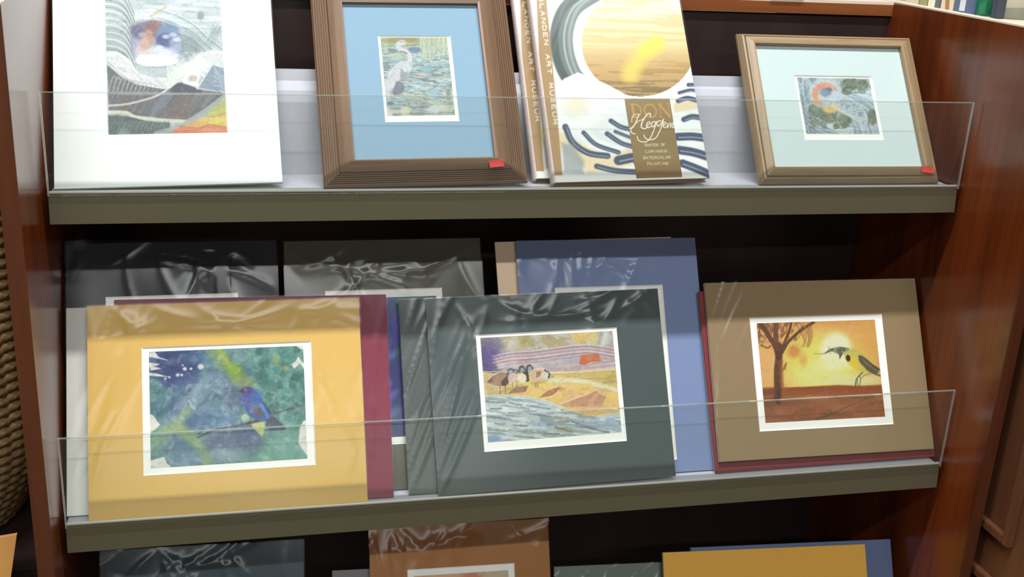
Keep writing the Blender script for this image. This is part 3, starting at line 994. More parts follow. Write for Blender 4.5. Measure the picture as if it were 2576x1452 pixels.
def paint_geese():
    q = [(122, 205), (1462, 125), (1548, 1165), (190, 1262)]
    P = Paint(q, 250, 190, (226, 196, 120), 11)
    # sky
    P.poly([(100, 100), (1500, 100), (1500, 520), (800, 560), (130, 570)], (176, 166, 162), 1, 4)
    sky = P.Y < 330
    P.mix((178, 160, 96), (P.noise(130, 120) > .45) * .7 * sky)
    P.mix((196, 200, 190), (P.noise(110, 100, 30) > .55) * .65 * sky)
    P.blob(1150, 190, 110, 70, (226, 186, 84), .85, .9)
    P.blob(1280, 190, 40, 80, (214, 206, 120), .8, .9)
    P.line([(1400, 140), (1360, 260)], 50, (206, 220, 200), .7, 40, smooth=False)
    P.blob(560, 250, 130, 60, (176, 160, 84), .7, .9)
    P.blob(460, 250, 60, 70, (206, 196, 190), .7, .9)
    P.blob(200, 380, 130, 160, (84, 70, 140), .9, .9)
    P.blob(230, 260, 120, 60, (110, 100, 130), .7, .9)
    P.blob(170, 520, 140, 50, (82, 72, 124), .9, .8)
    P.poly([(250, 400), (420, 350), (700, 320), (900, 285), (1200, 265), (1480, 300), (1490, 500), (900, 540), (300, 510)], (190, 166, 170), .8, 30)
    P.mix((164, 168, 184), (P.noise(140, 50, -4) > .55) * .6 * ((P.Y > 370) & (P.Y < 530) & (P.X > 350)))
    P.mix((214, 178, 166), (P.noise(120, 40, -4) > .58) * .6 * ((P.Y > 370) & (P.Y < 540) & (P.X > 300)))
    P.blob(330, 480, 44, 28, (222, 200, 206), .8, .7)
    for i in range(9):
        y = 300 + i * 17
        c = [(236, 214, 210), (122, 92, 116), (206, 176, 186), (150, 120, 140)][i % 4]
        P.line([(240, y + 90), (420, y + 50), (640, y + 34), (860, y + 4), (1080, y - 24), (1250, y - 30), (1480, y + 6)], 7, c, .75 if i < 6 else .35)
    for i in range(6):
        P.line([(820, 520 + i * 6), (1100, 500 + i * 5), (1300, 460 + i * 14), (1500, 430 + i * 16)], 6, [(160, 116, 120), (230, 206, 200), (190, 150, 150)][i % 3], .7)
    P.poly([(1130, 375), (1320, 360), (1345, 440), (1240, 440), (1180, 475), (1120, 470)], (206, 98, 50), .97, 10)
    P.blob(1240, 400, 70, 30, (216, 124, 66), .7, .8)
    # meadow
    P.poly([(120, 560), (500, 580), (820, 560), (1100, 545), (1500, 515), (1560, 900), (130, 900)], (212, 184, 96), 1, 6)
    P.mix((232, 206, 124), (P.noise(180, 30, -2) > .5) * .7 * (P.Y > 540) * (P.Y < 760))
    P.mix((178, 152, 84), (P.noise(160, 20, -2) > .62) * .6 * (P.Y > 540) * (P.Y < 780))
    P.poly([(120, 575), (320, 580), (300, 780), (150, 770)], (206, 184, 130), .8, 30)
    P.line([(140, 565), (300, 572)], 8, (246, 236, 206), .8, smooth=False)
    P.line([(820, 555), (1100, 545), (1490, 515)], 9, (248, 240, 210), .8)
    P.line([(820, 640), (1080, 640), (1300, 680), (1510, 735)], 50, (226, 228, 188), .85, 30)
    P.poly([(330, 760), (600, 690), (850, 660), (1100, 660), (1530, 760), (1540, 980), (1250, 995), (1000, 920), (700, 800)], (230, 186, 104), .9, 20)
    P.mix((240, 206, 104), (P.noise(150, 60) > .5) * .6 * (P.Y > 660) * (P.Y < 980) * (P.X > 560))
    P.poly([(710, 805), (800, 735), (900, 705), (1000, 700), (900, 750), (830, 790), (740, 812)], (176, 110, 72), .9, 8)
    P.poly([(920, 870), (1050, 820), (1170, 790), (1280, 735), (1340, 780), (1390, 790), (1350, 900), (1150, 905), (980, 900)], (196, 140, 104), .9, 10)
    P.mix((224, 176, 140), (P.noise(50, 80, 30) > .55) * .5 * ((P.Y > 760) & (P.Y < 900) & (P.X > 960) & (P.X < 1400)))
    P.line([(720, 815), (850, 790), (930, 720), (1060, 680)], 9, (250, 226, 160), .8)
    P.line([(920, 872), (1080, 815), (1200, 770), (1290, 730)], 9, (252, 230, 170), .8)
    P.poly([(390, 770), (470, 700), (600, 690), (570, 750)], (140, 94, 60), .85, 14)
    # river
    P.poly([(140, 790), (360, 790), (560, 800), (780, 840), (930, 900), (1080, 980), (1220, 1000), (1560, 960), (1570, 1200), (170, 1290)], (186, 206, 206), 1, 8)
    P.line([(150, 785), (420, 780), (640, 805), (800, 845), (930, 905), (1080, 985), (1220, 1000), (1550, 960)], 12, (236, 216, 160), .8)
    rv = P.Y > (800 + np.clip(P.X - 500, 0, 700) * .28)
    P.mix((136, 158, 164), (P.noise(190, 26, 8) > .55) * .8 * rv)
    P.mix((218, 230, 228), (P.noise(170, 22, 8) > .6) * .8 * rv)
    P.mix((150, 176, 206), (P.noise(150, 40, 6) > .66) * .7 * rv * (P.Y > 1020))
    P.mix((176, 170, 140), (P.noise(150, 30, 6) > .7) * .7 * rv * (P.Y > 1000))
    for x, y, l, a in ((260, 850, 200, 3), (470, 870, 120, 12), (270, 920, 110, 0), (700, 905, 240, 8), (470, 962, 130, 0), (690, 980, 260, 10), (960, 1050, 90, 2), (1150, 1090, 260, 20), (820, 1080, 60, 4), (310, 1070, 100, 4), (520, 1090, 140, 3), (830, 1175, 150, 3), (550, 1205, 200, 5), (240, 1130, 120, 0), (950, 1130, 180, 18), (1320, 1140, 200, 12), (240, 1000, 160, 6)):
        t = math.radians(a)
        dx, dy = l / 2 * math.cos(t), l / 2 * math.sin(t)
        P.line([(x - dx, y - dy), (x, y + 4), (x + dx, y + dy)], 16, [(96, 118, 124), (116, 130, 134), (110, 124, 110)][int(x) % 3], .75, 8)
    P.blob(240, 1220, 80, 36, (110, 150, 200), .8, .7)
    P.blob(1430, 1050, 60, 40, (140, 174, 206), .7, .8)
    # geese
    def goose(x, y, s, back, chest):
        P.poly([(x - 70 * s, y + 40), (x, y - 45 * s), (x + 70 * s, y - 40 * s), (x + 90 * s, y + 20), (x + 30, y + 70 * s)], back, .97, 5, smooth=True)
        P.blob(x + 62 * s, y + 15, 44 * s, 56 * s, chest, .95, .25)
    P.poly([(175, 655), (240, 590), (330, 548), (400, 560), (390, 640), (360, 690), (290, 690)], (166, 124, 96), .97, 5)
    P.poly([(330, 640), (400, 575), (405, 660), (370, 690), (330, 688)], (64, 58, 58), .95, 6)
    P.poly([(175, 655), (245, 590), (235, 650)], (110, 96, 90), .9, 6)
    P.blob(440, 605, 46, 56, (206, 170, 148), .97, .2)
    P.poly([(540, 540), (600, 545), (612, 640), (580, 650)], (72, 62, 58), .95, 6)
    P.blob(537, 612, 46, 50, (234, 218, 186), .97, .2)
    P.poly([(610, 560), (660, 525), (760, 520), (820, 560), (815, 600), (760, 625), (640, 635)], (216, 186, 150), .97, 5, smooth=True)
    P.poly([(680, 545), (735, 535), (720, 590), (680, 610)], (164, 110, 74), .9, 8)
    P.blob(780, 585, 44, 34, (206, 212, 210), .9, .3)
    P.line([(770, 530), (815, 560), (806, 605)], 18, (52, 48, 50), .95)
    for x, y in ((420, 540), (535, 515), (612, 505)):
        P.line([(x - 28, y + 30), (x - 20, y - 14), (x + 12, y - 22), (x + 30, y + 6)], 26, (62, 68, 74), .97, 6)
        P.blob(x + 6, y + 10, 20, 22, (150, 158, 160), .9, .3)
        P.line([(x - 36, y + 20), (x - 24, y - 22), (x + 12, y - 34), (x + 36, y - 6)], 5, (226, 222, 206), .8)
    P.line([(440, 525), (500, 535), (480, 560)], 20, (66, 62, 64), .9)
    P.line([(180, 650), (250, 580), (330, 545), (400, 552)], 6, (240, 226, 196), .8)
    P.line([(650, 520), (760, 515), (825, 560)], 6, (244, 232, 206), .8)
    for x in (315, 368, 440, 486, 668, 690):
        P.line([(x, 690 if x < 400 else 660), (x + 2, 775 if x < 400 else 700)], 7, (92, 74, 50), .85, smooth=False)
    return P


def paint_meadowlark():
    q = [(175, 185), (1450, 145), (1583, 1188), (300, 1255)]
    P = Paint(q, 230, 180, (222, 164, 84), 13)
    P.mix((232, 176, 108), P.noise(260, 200) * .5)
    P.mix((196, 122, 58), np.clip((300 - P.Y) / 200, 0, 1) * .5)
    P.blob(900, 620, 440, 320, (222, 214, 92), .97, .7)
    P.blob(880, 760, 300, 120, (220, 220, 130), .8, .8)
    P.blob(1040, 480, 170, 190, (226, 226, 186), .98, .35)
    P.blob(1000, 620, 210, 80, (224, 224, 160), .7, .8)
    P.blob(1250, 800, 330, 60, (214, 214, 150), .8, .8)
    P.blob(590, 490, 70, 70, (206, 130, 62), .8, .9)
    P.blob(690, 580, 40, 70, (216, 150, 80), .6, .9)
    P.blob(1400, 330, 170, 200, (220, 164, 76), .7, .9)
    P.blob(300, 650, 90, 200, (226, 172, 106), .7, .9)
    # ground
    P.poly([(200, 900), (420, 885), (760, 865), (1070, 848), (1300, 858), (1560, 845), (1620, 1280), (240, 1280)], (152, 84, 44), 1, 12)
    P.mix((180, 112, 70), P.noise(220, 90) * .7 * (P.Y > 960))
    P.mix((132, 62, 30), np.clip((960 - P.Y) / 110, 0, 1) * .6 * (P.Y > 870))
    P.mix((114, 74, 44), (P.noise(200, 40, -6) > .66) * .4 * (P.Y > 960))
    P.line([(830, 1222), (990, 1165), (1200, 1070), (1400, 985), (1540, 930)], 9, (92, 66, 48), .75)
    P.line([(840, 1222), (1000, 1160), (985, 1120)], 14, (80, 62, 46), .8)
    P.blob(500, 1020, 260, 50, (110, 66, 40), .5, .9)
    # tree
    tr = (92, 56, 38)
    P.mix((150, 98, 62), (P.noise(40, 36) > .5) * .75 * np.clip((430 - P.Y) / 120, 0, 1) * np.clip((520 - P.X) / 150, 0, 1))
    P.mix((112, 74, 50), (P.noise(26, 60, 20) > .6) * .6 * np.clip((470 - P.Y) / 120, 0, 1) * np.clip((780 - P.X) / 200, 0, 1))
    P.line([(425, 985), (420, 840), (415, 700), (425, 560), (420, 430)], 78, tr, .95, 14)
    P.line([(470, 900), (455, 720), (450, 600)], 40, (140, 78, 44), .7, 20)
    P.line([(420, 560), (380, 430), (310, 320), (250, 230), (200, 170)], 50, tr, .92, 10)
    P.line([(410, 460), (385, 320), (390, 180)], 52, (106, 66, 44), .9, 10)
    P.line([(440, 520), (480, 400), (530, 270), (550, 175)], 30, tr, .9, 10)
    P.line([(460, 500), (520, 390), (620, 290), (700, 230), (790, 175)], 32, tr, .92, 10)
    for i in range(14):
        x = 200 + i * 40 + P.rng.randint(-10, 10)
        P.line([(x, 180), (x + P.rng.randint(-30, 30), 270), (x + P.rng.randint(-50, 50), 340 + P.rng.randint(0, 60))], 9, (104, 66, 44), .6)
    for x in (700, 740, 760):
        P.line([(x, 220), (x + 14, 320), (x - 14, 430)], 22, (160, 104, 56), .6, 20)
    P.line([(330, 430), (300, 450), (230, 420)], 16, tr, .8)
    P.line([(470, 700), (505, 610), (495, 680)], 14, (130, 84, 48), .8)
    P.poly([(260, 890), (400, 880), (400, 960), (260, 965)], (120, 68, 44), .8, 20)
    P.line([(430, 900), (432, 1040)], 50, (86, 54, 38), .8, 20, smooth=False)
    # meadowlark
    P.poly([(1120, 480), (1180, 455), (1280, 475), (1360, 540), (1440, 620), (1520, 690), (1530, 760), (1440, 735), (1380, 715), (1290, 700), (1200, 640), (1140, 570)], (196, 186, 84), .97, 8, smooth=True)
    P.poly([(1160, 540), (1240, 545), (1300, 640), (1310, 700), (1230, 660), (1170, 610)], (226, 190, 60), .95, 10, smooth=True)
    P.poly([(1280, 530), (1330, 540), (1420, 610), (1500, 690), (1490, 725), (1410, 715), (1340, 650), (1290, 590)], (86, 80, 58), .95, 8, smooth=True)
    P.line([(1440, 640), (1540, 700)], 20, (70, 66, 52), .9, smooth=False)
    P.line([(1440, 720), (1540, 757)], 18, (84, 80, 62), .9, smooth=False)
    P.poly([(900, 520), (970, 460), (1080, 435), (1170, 450), (1180, 475), (1130, 490), (1080, 575), (1070, 520), (1000, 490), (960, 500)], (92, 92, 72), .95, 6)
    P.mix((170, 172, 110), (P.noise(24, 30, 30) > .62) * .6 * ((P.X > 950) & (P.X < 1180) & (P.Y > 440) & (P.Y < 520)))
    P.line([(800, 512), (860, 514), (930, 508)], 9, (150, 146, 84), .85)
    P.blob(1172, 560, 24, 36, (52, 42, 26), .97, .3, -10)
    for i in range(7):
        P.line([(1320 + i * 24, 560 + i * 20), (1360 + i * 22, 620 + i * 14)], 6, (150, 140, 104), .6, smooth=False)
    P.line([(1330, 715), (1300, 745), (1265, 790), (1255, 860)], 13, (76, 86, 70), .9)
    P.line([(1300, 750), (1310, 800), (1300, 860)], 10, (92, 100, 82), .85)
    P.line([(1420, 730), (1350, 745), (1310, 790)], 10, (120, 124, 96), .8)
    P.line([(1275, 790), (1280, 860)], 10, (84, 92, 74), .8, smooth=False)
    return P


def paint_abstract(cols, quad, nu, nv, seed, sx=120, sy=60, ang=0):
    P = Paint(quad, nu, nv, cols[0], seed)
    for i, c in enumerate(cols[1:]):
        n = P.noise(sx, sy, ang + i * 17)
        P.mix(c, np.clip((n - .45) / .2, 0, 1) * .85)
    return P


# a small stroke alphabet for the printed titles (unit box, y down)
STROKES = {
    'A': [[(0, 1), (.5, 0), (1, 1)], [(.2, .62), (.8, .62)]],
    'B': [[(0, 0), (0, 1), (.7, 1), (.95, .8), (.9, .6), (.6, .48), (0, .48)], [(.6, .48), (.85, .35), (.85, .12), (.6, 0), (0, 0)]],
    'C': [[(1, .2), (.7, 0), (.3, 0), (0, .3), (0, .7), (.3, 1), (.7, 1), (1, .8)]],
    'D': [[(0, 0), (0, 1), (.6, 1), (1, .7), (1, .3), (.6, 0), (0, 0)]],
    'E': [[(.9, 0), (0, 0), (0, 1), (.9, 1)], [(0, .5), (.7, .5)]],
    'F': [[(.9, 0), (0, 0), (0, 1)], [(0, .5), (.7, .5)]],
    'G': [[(1, .2), (.7, 0), (.3, 0), (0, .3), (0, .7), (.3, 1), (.7, 1), (1, .8), (1, .55), (.6, .55)]],
    'I': [[(.5, 0), (.5, 1)]],
    'L': [[(0, 0), (0, 1), (.9, 1)]],
    'M': [[(0, 1), (.1, 0), (.5, .8), (.9, 0), (1, 1)]],
    'N': [[(0, 1), (0, 0), (1, 1), (1, 0)]],
    'O': [[(.5, 0), (.15, .15), (0, .5), (.15, .85), (.5, 1), (.85, .85), (1, .5), (.85, .15), (.5, 0)]],
    'P': [[(0, 1), (0, 0), (.6, 0), (.9, .15), (.9, .4), (.6, .55), (0, .55)]],
    'R': [[(0, 1), (0, 0), (.6, 0), (.9, .15), (.9, .4), (.6, .52), (0, .52)], [(.5, .52), (1, 1)]],
    'S': [[(.95, .15), (.6, 0), (.25, .05), (.05, .25), (.3, .45), (.75, .55), (.95, .75), (.7, 1), (.3, 1), (0, .85)]],
    'T': [[(0, 0), (1, 0)], [(.5, 0), (.5, 1)]],
    'U': [[(0, 0), (0, .7), (.25, 1), (.75, 1), (1, .7), (1, 0)]],
    'W': [[(0, 0), (.25, 1), (.5, .3), (.75, 1), (1, 0)]],
}


def letters(P, text, fn, w, col, a=1.0, soft=None):
    """fn(i, u, v) -> paint coordinates of point (u, v) of the i-th character's unit box"""
    for i, ch in enumerate(text):
        for st in STROKES.get(ch, []):
            P.line([fn(i, u, v) for u, v in st], w, col, a, soft, smooth=False)


def paint_cover(quad_px):
    """plain cover in the book's colours: ochre disc, slate band, white field, navy strokes"""
    q = crop(quad_px, 1280, 0, 2.903)
    P = Paint(q, 250, 400, (244, 244, 240), 17)
    P.mix((214, 196, 140), np.clip((90 - P.Y) / 260, 0, 1) * .25)
    # disc
    P.blob(950, 330, 420, 395, (236, 214, 160), .97, .05)
    d = (np.hypot((P.X - 950) / 420, (P.Y - 330) / 395) < 1.0)
    P.mix((248, 236, 204), np.clip((300 - P.Y) / 260, 0, 1) * d * .9)
    P.mix((176, 140, 82), np.clip((P.Y - 330) / 180, 0, 1) * d * .85)
    P.mix((112, 96, 66), np.clip((P.Y - 520) / 180, 0, 1) * d * .75)
    P.mix((220, 186, 128), (P.noise(400, 26, 2) > .58) * .5 * d)
    # slate band following the disc
    for w, c, off in ((150, (96, 112, 112), 0), (60, (72, 86, 86), -60), (26, (150, 162, 160), 50), (12, (190, 200, 196), 12)):
        P.line([(640 + off, -60), (470 + off, 60), (400 + off, 230), (400 + off, 400), (450 + off, 560), (520 + off, 640)], w, c, .92, 14)
    # white slope and soft shading
    P.poly([(300, 700), (400, 590), (500, 545), (580, 575), (700, 630), (860, 720), (980, 760), (1500, 560), (1500, 1400), (300, 1400)], (246, 247, 246), 1, 8, smooth=False)
    P.blob(480, 780, 90, 90, (236, 224, 190), .6, 1.0)
    P.mix((204, 218, 220), P.noise(160, 60, 20) * .6 * ((P.Y > 800) & (P.Y < 1150)))
    P.poly([(330, 960), (700, 1180), (890, 1090), (880, 1240), (560, 1290), (350, 1100)], (232, 210, 168), .85, 30)
    P.poly([(1190, 780), (1460, 740), (1460, 800), (1200, 850)], (230, 208, 162), .8, 16)
    # navy strokes
    for pts, w in (([(400, 945), (450, 1060), (560, 1140), (700, 1165)], 44), ([(530, 990), (620, 1080), (780, 1140)], 32), ([(700, 1000), (800, 1070), (890, 1100)], 34),
                   ([(760, 985), (890, 1040)], 24), ([(730, 905), (800, 950), (890, 975)], 34), ([(620, 1240), (760, 1275), (960, 1290)], 40),
                   ([(780, 1200), (900, 1180), (920, 1210)], 70), ([(1220, 1030), (1340, 1030), (1460, 1050)], 60), ([(1230, 1130), (1340, 1150), (1460, 1190)], 64),
                   ([(1250, 1230), (1350, 1270), (1460, 1320)], 60), ([(1270, 900), (1340, 880), (1440, 900)], 40), ([(1230, 760), (1300, 740), (1380, 760)], 36),
                   ([(1240, 700), (1330, 680), (1400, 700)], 26), ([(1310, 640), (1400, 640)], 30)):
        P.line(pts, w, (58, 72, 100), .95, 10)
        P.line([(x + 8, y + 6) for x, y in pts], w * .16, (196, 204, 214), .6)
    P.poly([(370, 1060), (450, 1080), (530, 1200), (520, 1290), (380, 1280)], (150, 158, 162), .8, 30)
    P.line([(880, 560), (960, 420), (1080, 330)], 120, (240, 214, 104), .8, 70)
    P.blob(1040, 360, 90, 56, (246, 222, 96), .8, .9, -35)
    # ochre border with the title running down it
    P.poly([(150, -400), (280, -400), (285, 0), (330, 640), (372, 1300), (240, 1300), (215, 0)], (168, 134, 88), .97, 8)
    txt = 'BLANDEN ART MUSEUM'
    def fn(i, u, v):
        yy = -12 + i * 53
        cx = 236 + (yy / 1300.0) * 118
        return (cx + (1 - v) * 26, yy + u * 34)
    letters(P, txt, fn, 6, (244, 238, 226), .95)
    return P


def paint_title(quad):
    P = Paint(quad, 190, 330, (140, 116, 74), 19)
    P.mix((160, 142, 100), np.clip((420 - P.Y) / 380, 0, 1) * .8)
    P.mix((128, 92, 52), np.clip((P.Y - 950) / 250, 0, 1) * .8)
    P.mix((150, 124, 80), P.noise(300, 60, 3) * .4)
    g = (204, 154, 86)
    # DON in roman capitals
    P.line([(225, 140), (245, 345)], 40, g, .9, 10, smooth=False)
    P.line([(235, 140), (310, 150), (355, 210), (350, 290), (300, 338), (245, 340)], 26, g, .9, 10)
    P.line([(185, 135), (290, 138)], 12, g, .9, 8, smooth=False)
    P.line([(205, 345), (310, 343)], 12, g, .9, 8, smooth=False)
    P.line([(500, 140), (430, 175), (415, 245), (450, 320), (520, 350), (585, 315), (600, 245), (570, 175), (500, 140)], 26, g, .9, 10)
    P.line([(660, 140), (670, 350)], 12, g, .9, 8, smooth=False)
    P.line([(660, 145), (815, 345)], 36, g, .9, 10, smooth=False)
    P.line([(800, 130), (818, 345)], 12, g, .9, 8, smooth=False)
    for a, b, y in ((620, 700, 138), (640, 705, 350), (770, 835, 132)):
        P.line([(a, y), (b, y)], 10, g, .9, 8, smooth=False)
    # Heggen, script
    s = (236, 226, 208)
    for pts, w in (([(240, 610), (190, 590), (180, 540), (240, 470), (290, 370), (325, 300)], 17),
                   ([(200, 420), (215, 340), (260, 300), (325, 298)], 12),
                   ([(110, 530), (190, 510), (300, 410), (370, 385), (430, 330)], 13),
                   ([(505, 330), (500, 290), (455, 300), (400, 370), (355, 450), (350, 510), (400, 530), (450, 500)], 20),
                   ([(440, 480), (490, 445), (480, 420), (445, 440), (430, 490), (460, 515), (510, 490)], 15),
                   ([(575, 430), (540, 420), (510, 460), (525, 500), (560, 480), (590, 420), (540, 560), (460, 700), (370, 740), (290, 710), (270, 650)], 17),
                   ([(660, 410), (625, 410), (600, 450), (610, 490), (650, 470), (710, 385), (640, 560), (560, 680), (470, 705), (400, 680), (380, 630)], 17),
                   ([(700, 490), (740, 455), (735, 430), (705, 450), (695, 500), (720, 520), (765, 490)], 14),
                   ([(770, 450), (765, 520), (800, 455), (820, 450), (812, 515), (850, 450), (868, 445), (845, 520), (880, 500)], 13)):
        P.line(pts, w, s, .97)
    t = (206, 206, 172)
    for text, x0, x1, y, hh in (('MASTER OF', 385, 715, 762, 46), ('LUMINOUS', 388, 740, 862, 46), ('WATERCOLOR', 345, 790, 960, 50), ('PAINTING', 405, 745, 1058, 48)):
        n = len(text)
        def fn(i, u, v, x0=x0, x1=x1, y=y, hh=hh, n=n):
            big = 1.0 if (i == 0 or text[i - 1] == ' ') else .78
            st = (x1 - x0) / n
            return (x0 + (i + u * .72) * st, y + hh * (1 - big) + v * hh * big)
        letters(P, text, fn, 9, t, .9, 7)
    return P


def paint_spine(quad_px):
    q = quad_px
    P = Paint(q, 16, 160, (206, 186, 184), 23)
    P.mix((172, 150, 140), P.noise(8, 60) * .6)
    for y, h in ((68, 14), (145, 10), (162, 14)):
        P.blob((q[0][0] + q[1][0]) / 2 + 8 + y * .06, y, 7, h, (70, 64, 62), .85, .6)
    return P

# ------------------------------------------------------------------ things on the shelves
def along(x, y, y2, k):
    """follow a leaning upright edge through (x, y) to image row y2"""
    vx, vy = ((338.9, -9537.8), (16.3, -18179.9), (16.3, -18179.9))[k]
    t = (y2 - vy) / (y - vy)
    return (vx + (x - vx) * t, y2)


def hang(k, tl, tr, ybl, ybr):
    """outline from the two top corners, sides followed down to rows ybl / ybr"""
    return [tl, tr, along(*tr, ybr, k), along(*tl, ybl, k)]


# ---- upper shelf: white matted print of a wave and an orb
wp_out = [along(126, 479, -175, 0), along(702, 475, -175, 0), (702, 475), (126, 479)]
matted(0, 0.023, wp_out, (232, 235, 234), 'white matted print of a glass orb among grey swirling waves, beside the framed heron',
       opening=[(266, -107), (556, -107), (572, 339), (258, 339)],
       art=[(270, -105), (552, -105), (568, 335), (262, 335)], paint=paint_wave_orb().finish(34, .09, .92), gain=0.78, film='top taut', seed=3, amp=0.0006)


# ---- framed prints
def rails(P, outer, inner, prof, mat_v, mat_h, parent):
    (a0, b0, a1, b1), (c0, d0, c1, d1) = outer, inner
    O = [(a0, b0), (a1, b0), (a1, b1), (a0, b1)]
    I = [(c0, d0), (c1, d0), (c1, d1), (c0, d1)]
    for i in range(4):
        j = (i + 1) % 4
        V, n = [], len(prof)
        for t, z in prof:
            V.append((O[i][0] + (I[i][0] - O[i][0]) * t, O[i][1] + (I[i][1] - O[i][1]) * t, z))
        for t, z in prof:
            V.append((O[j][0] + (I[j][0] - O[j][0]) * t, O[j][1] + (I[j][1] - O[j][1]) * t, z))
        bm = bmesh.new()
        vs = [bm.verts.new(v) for v in V]
        for a in range(n):
            b = (a + 1) % n
            bm.faces.new((vs[a], vs[b], vs[n + b], vs[n + a]))
        bm.faces.new(vs[:n])
        bm.faces.new(vs[n:][::-1])
        bm_obj('frame_rail', bm, mat_h if i % 2 == 0 else mat_v, parent)


def framed(y0, outer_px, inner_px, open_px, art_px, paint, gain, prof, rim, gz, mat_v, mat_h, matcol, label, sticker):
    """moulding that rises from a low outer edge (z = 0) to a high rim at the sight edge"""
    thick = 0.004
    P = Pose(0, y0, outer_px, thick, label)
    r = empty('framed_print', label, 'framed print', P.mat)
    w, h = P.w / 2, P.h
    outer, inner, o = (-w, 0, w, h), P.rect(inner_px, rim), P.rect(open_px, gz - 0.0014)
    rails(P, outer, inner, prof, mat_v, mat_h, r)
    x0, y0_, x1, y1 = inner
    e = 0.003
    box('glass', x0 - e, x1 + e, y0_ - e, y1 + e, gz - 0.0012, gz - 0.0002, M['glass'], r)
    m = plain('mat_board', srgb(matcol), 0.8, var=0.03, scale=420, bump=0.05)
    mt = ring('mat', (x0 - e, y0_ - e, x1 + e, y1 + e), o, gz - 0.0029, gz - 0.0014, m, r)
    bv = 0.0014
    ring('bevel', o, (o[0] + bv, o[1] + bv, o[2] - bv, o[3] - bv), gz - 0.00291, gz - 0.0015, M['white_core'], mt, z_in=gz - 0.0029)
    sh = box('print_sheet', o[0] - 0.008, o[2] + 0.008, o[1] - 0.008, o[3] + 0.008, gz - 0.0036, gz - 0.0030, M['paper'], r)
    paint_sheet('artwork', paint, P.rect(art_px, gz - 0.0029), gz - 0.00294, M['ink'], sh, gain)
    box('backing_board', x0 - e, x1 + e, y0_ - e, y1 + e, -thick, gz - 0.0037, M['backing'], r)
    (sx0, sy0), (sx1, sy1) = P.loc(*sticker[0], sticker[3]), P.loc(*sticker[1], sticker[3])
    t = sticker[2]
    st = box('price_sticker', -(sx1 - sx0) / 2, (sx1 - sx0) / 2, -abs(sy1 - sy0) / 2, abs(sy1 - sy0) / 2, 0, 0.0004, M['sticker'], r)
    st.location = ((sx0 + sx1) / 2, (sy0 + sy1) / 2, sticker[3])
    st.rotation_euler = (0, 0, math.radians(t))
    st['label'] = 'small red price sticker'
    return P


M['sticker'] = plain('red_sticker', srgb(236, 66, 60), 0.6, var=0.12, scale=900)
M['walnut_v'] = wood('walnut_upright', srgb(98, 72, 54), srgb(134, 104, 80), rough=0.38, axis=1, scale=40, stretch=0.05)
M['walnut_h'] = wood('walnut_cross', srgb(98, 72, 54), srgb(134, 104, 80), rough=0.38, axis=0, scale=40, stretch=0.05)
M['oak_v'] = wood('oak_upright', srgb(124, 100, 72), srgb(170, 146, 116), rough=0.38, axis=1, scale=46, stretch=0.05)
M['oak_h'] = wood('oak_cross', srgb(124, 100, 72), srgb(170, 146, 116), rough=0.38, axis=0, scale=46, stretch=0.05)

pf = [(0, -0.004), (0, 0.0), (0.03, 0.0012)]
for i in range(6):
    t = 0.05 + i * 0.075
    zt = 0.0016 + 0.022 * t
    pf += [(t, zt), (t + 0.045, zt + 0.0007), (t + 0.053, zt - 0.0006), (t + 0.068, zt - 0.0004)]
pf += [(0.52, 0.0135), (0.70, 0.0165), (0.93, 0.0198), (1.0, 0.0190), (1.0, 0.0145), (0.93, -0.004)]
H_IN = [along(887, 398, 4, 0), along(1241, 398, 9, 0), (1241, 398), (887, 398)]
H_OUT = [along(808, 476, -74, 0), along(1322, 471, -74, 0), (1322, 471), (808, 476)]
framed(0.020, H_OUT, H_IN, [(951, 85), (1135, 94), (1155, 307), (967, 305)], uncrop([(108, 130), (1085, 155), (1180, 1290), (190, 1275)], 940, 70, 5.81),
       paint_heron().finish(50, .10, .9), 0.82, pf, 0.0192, 0.0145, M['walnut_v'], M['walnut_h'], (146, 175, 200),
       'brown grooved wooden frame around a blue-matted heron painting, with a red price sticker', ((1230, 403), (1268, 420), 4, 0.0202))

pf2 = [(0, -0.004), (0, 0.0), (0.10, 0.0048), (0.22, 0.0085), (0.30, 0.0092), (0.33, 0.0078), (0.38, 0.0082), (0.42, 0.0112), (0.60, 0.0132), (0.85, 0.0152), (0.97, 0.0152), (1.0, 0.0140), (1.0, 0.0090), (0.9, -0.004)]
S_IN = [(1900, 110), (2267, 117), (2326, 417), (1951, 420)]
S_OUT = [(1852, 86), (2285, 97), (2362, 463), (1912, 466)]
framed(0.023, S_OUT, S_IN, [(1995, 189), (2190, 192), (2227, 351), (2026, 353)], uncrop([(165, 190), (1480, 195), (1710, 1215), (370, 1215)], 1980, 170, 7.26),
       paint_small_bird().finish(60, .12), 0.82, pf2, 0.0147, 0.0090, M['oak_v'], M['oak_h'], (203, 215, 217),
       'light oak frame around a small pale-matted print of an orange-ringed bird, beside the books', ((2317, 421), (2350, 435), -6, 0.0153))

# ---- two shrink-wrapped copies of the art book
BK_T = 0.016
B_OUT = [along(1391, 466, -128, 0), along(1780, 463, -128, 0), (1780, 463), (1391, 466)]
M['pages'] = plain('page_block', srgb(236, 230, 214), 0.8, var=0.06, scale=900)
M['cover'] = plain('cover_board', srgb(160, 128, 86), 0.5)
cover_paint = paint_cover(B_OUT)
TITLE_Q = [(110, 50), (830, 50), (945, 1310), (215, 1310)]
title_paint = paint_title(TITLE_Q)
spine_paint = paint_spine([(1335, -125), (1354, -125), (1391, 466), (1372, 466)])


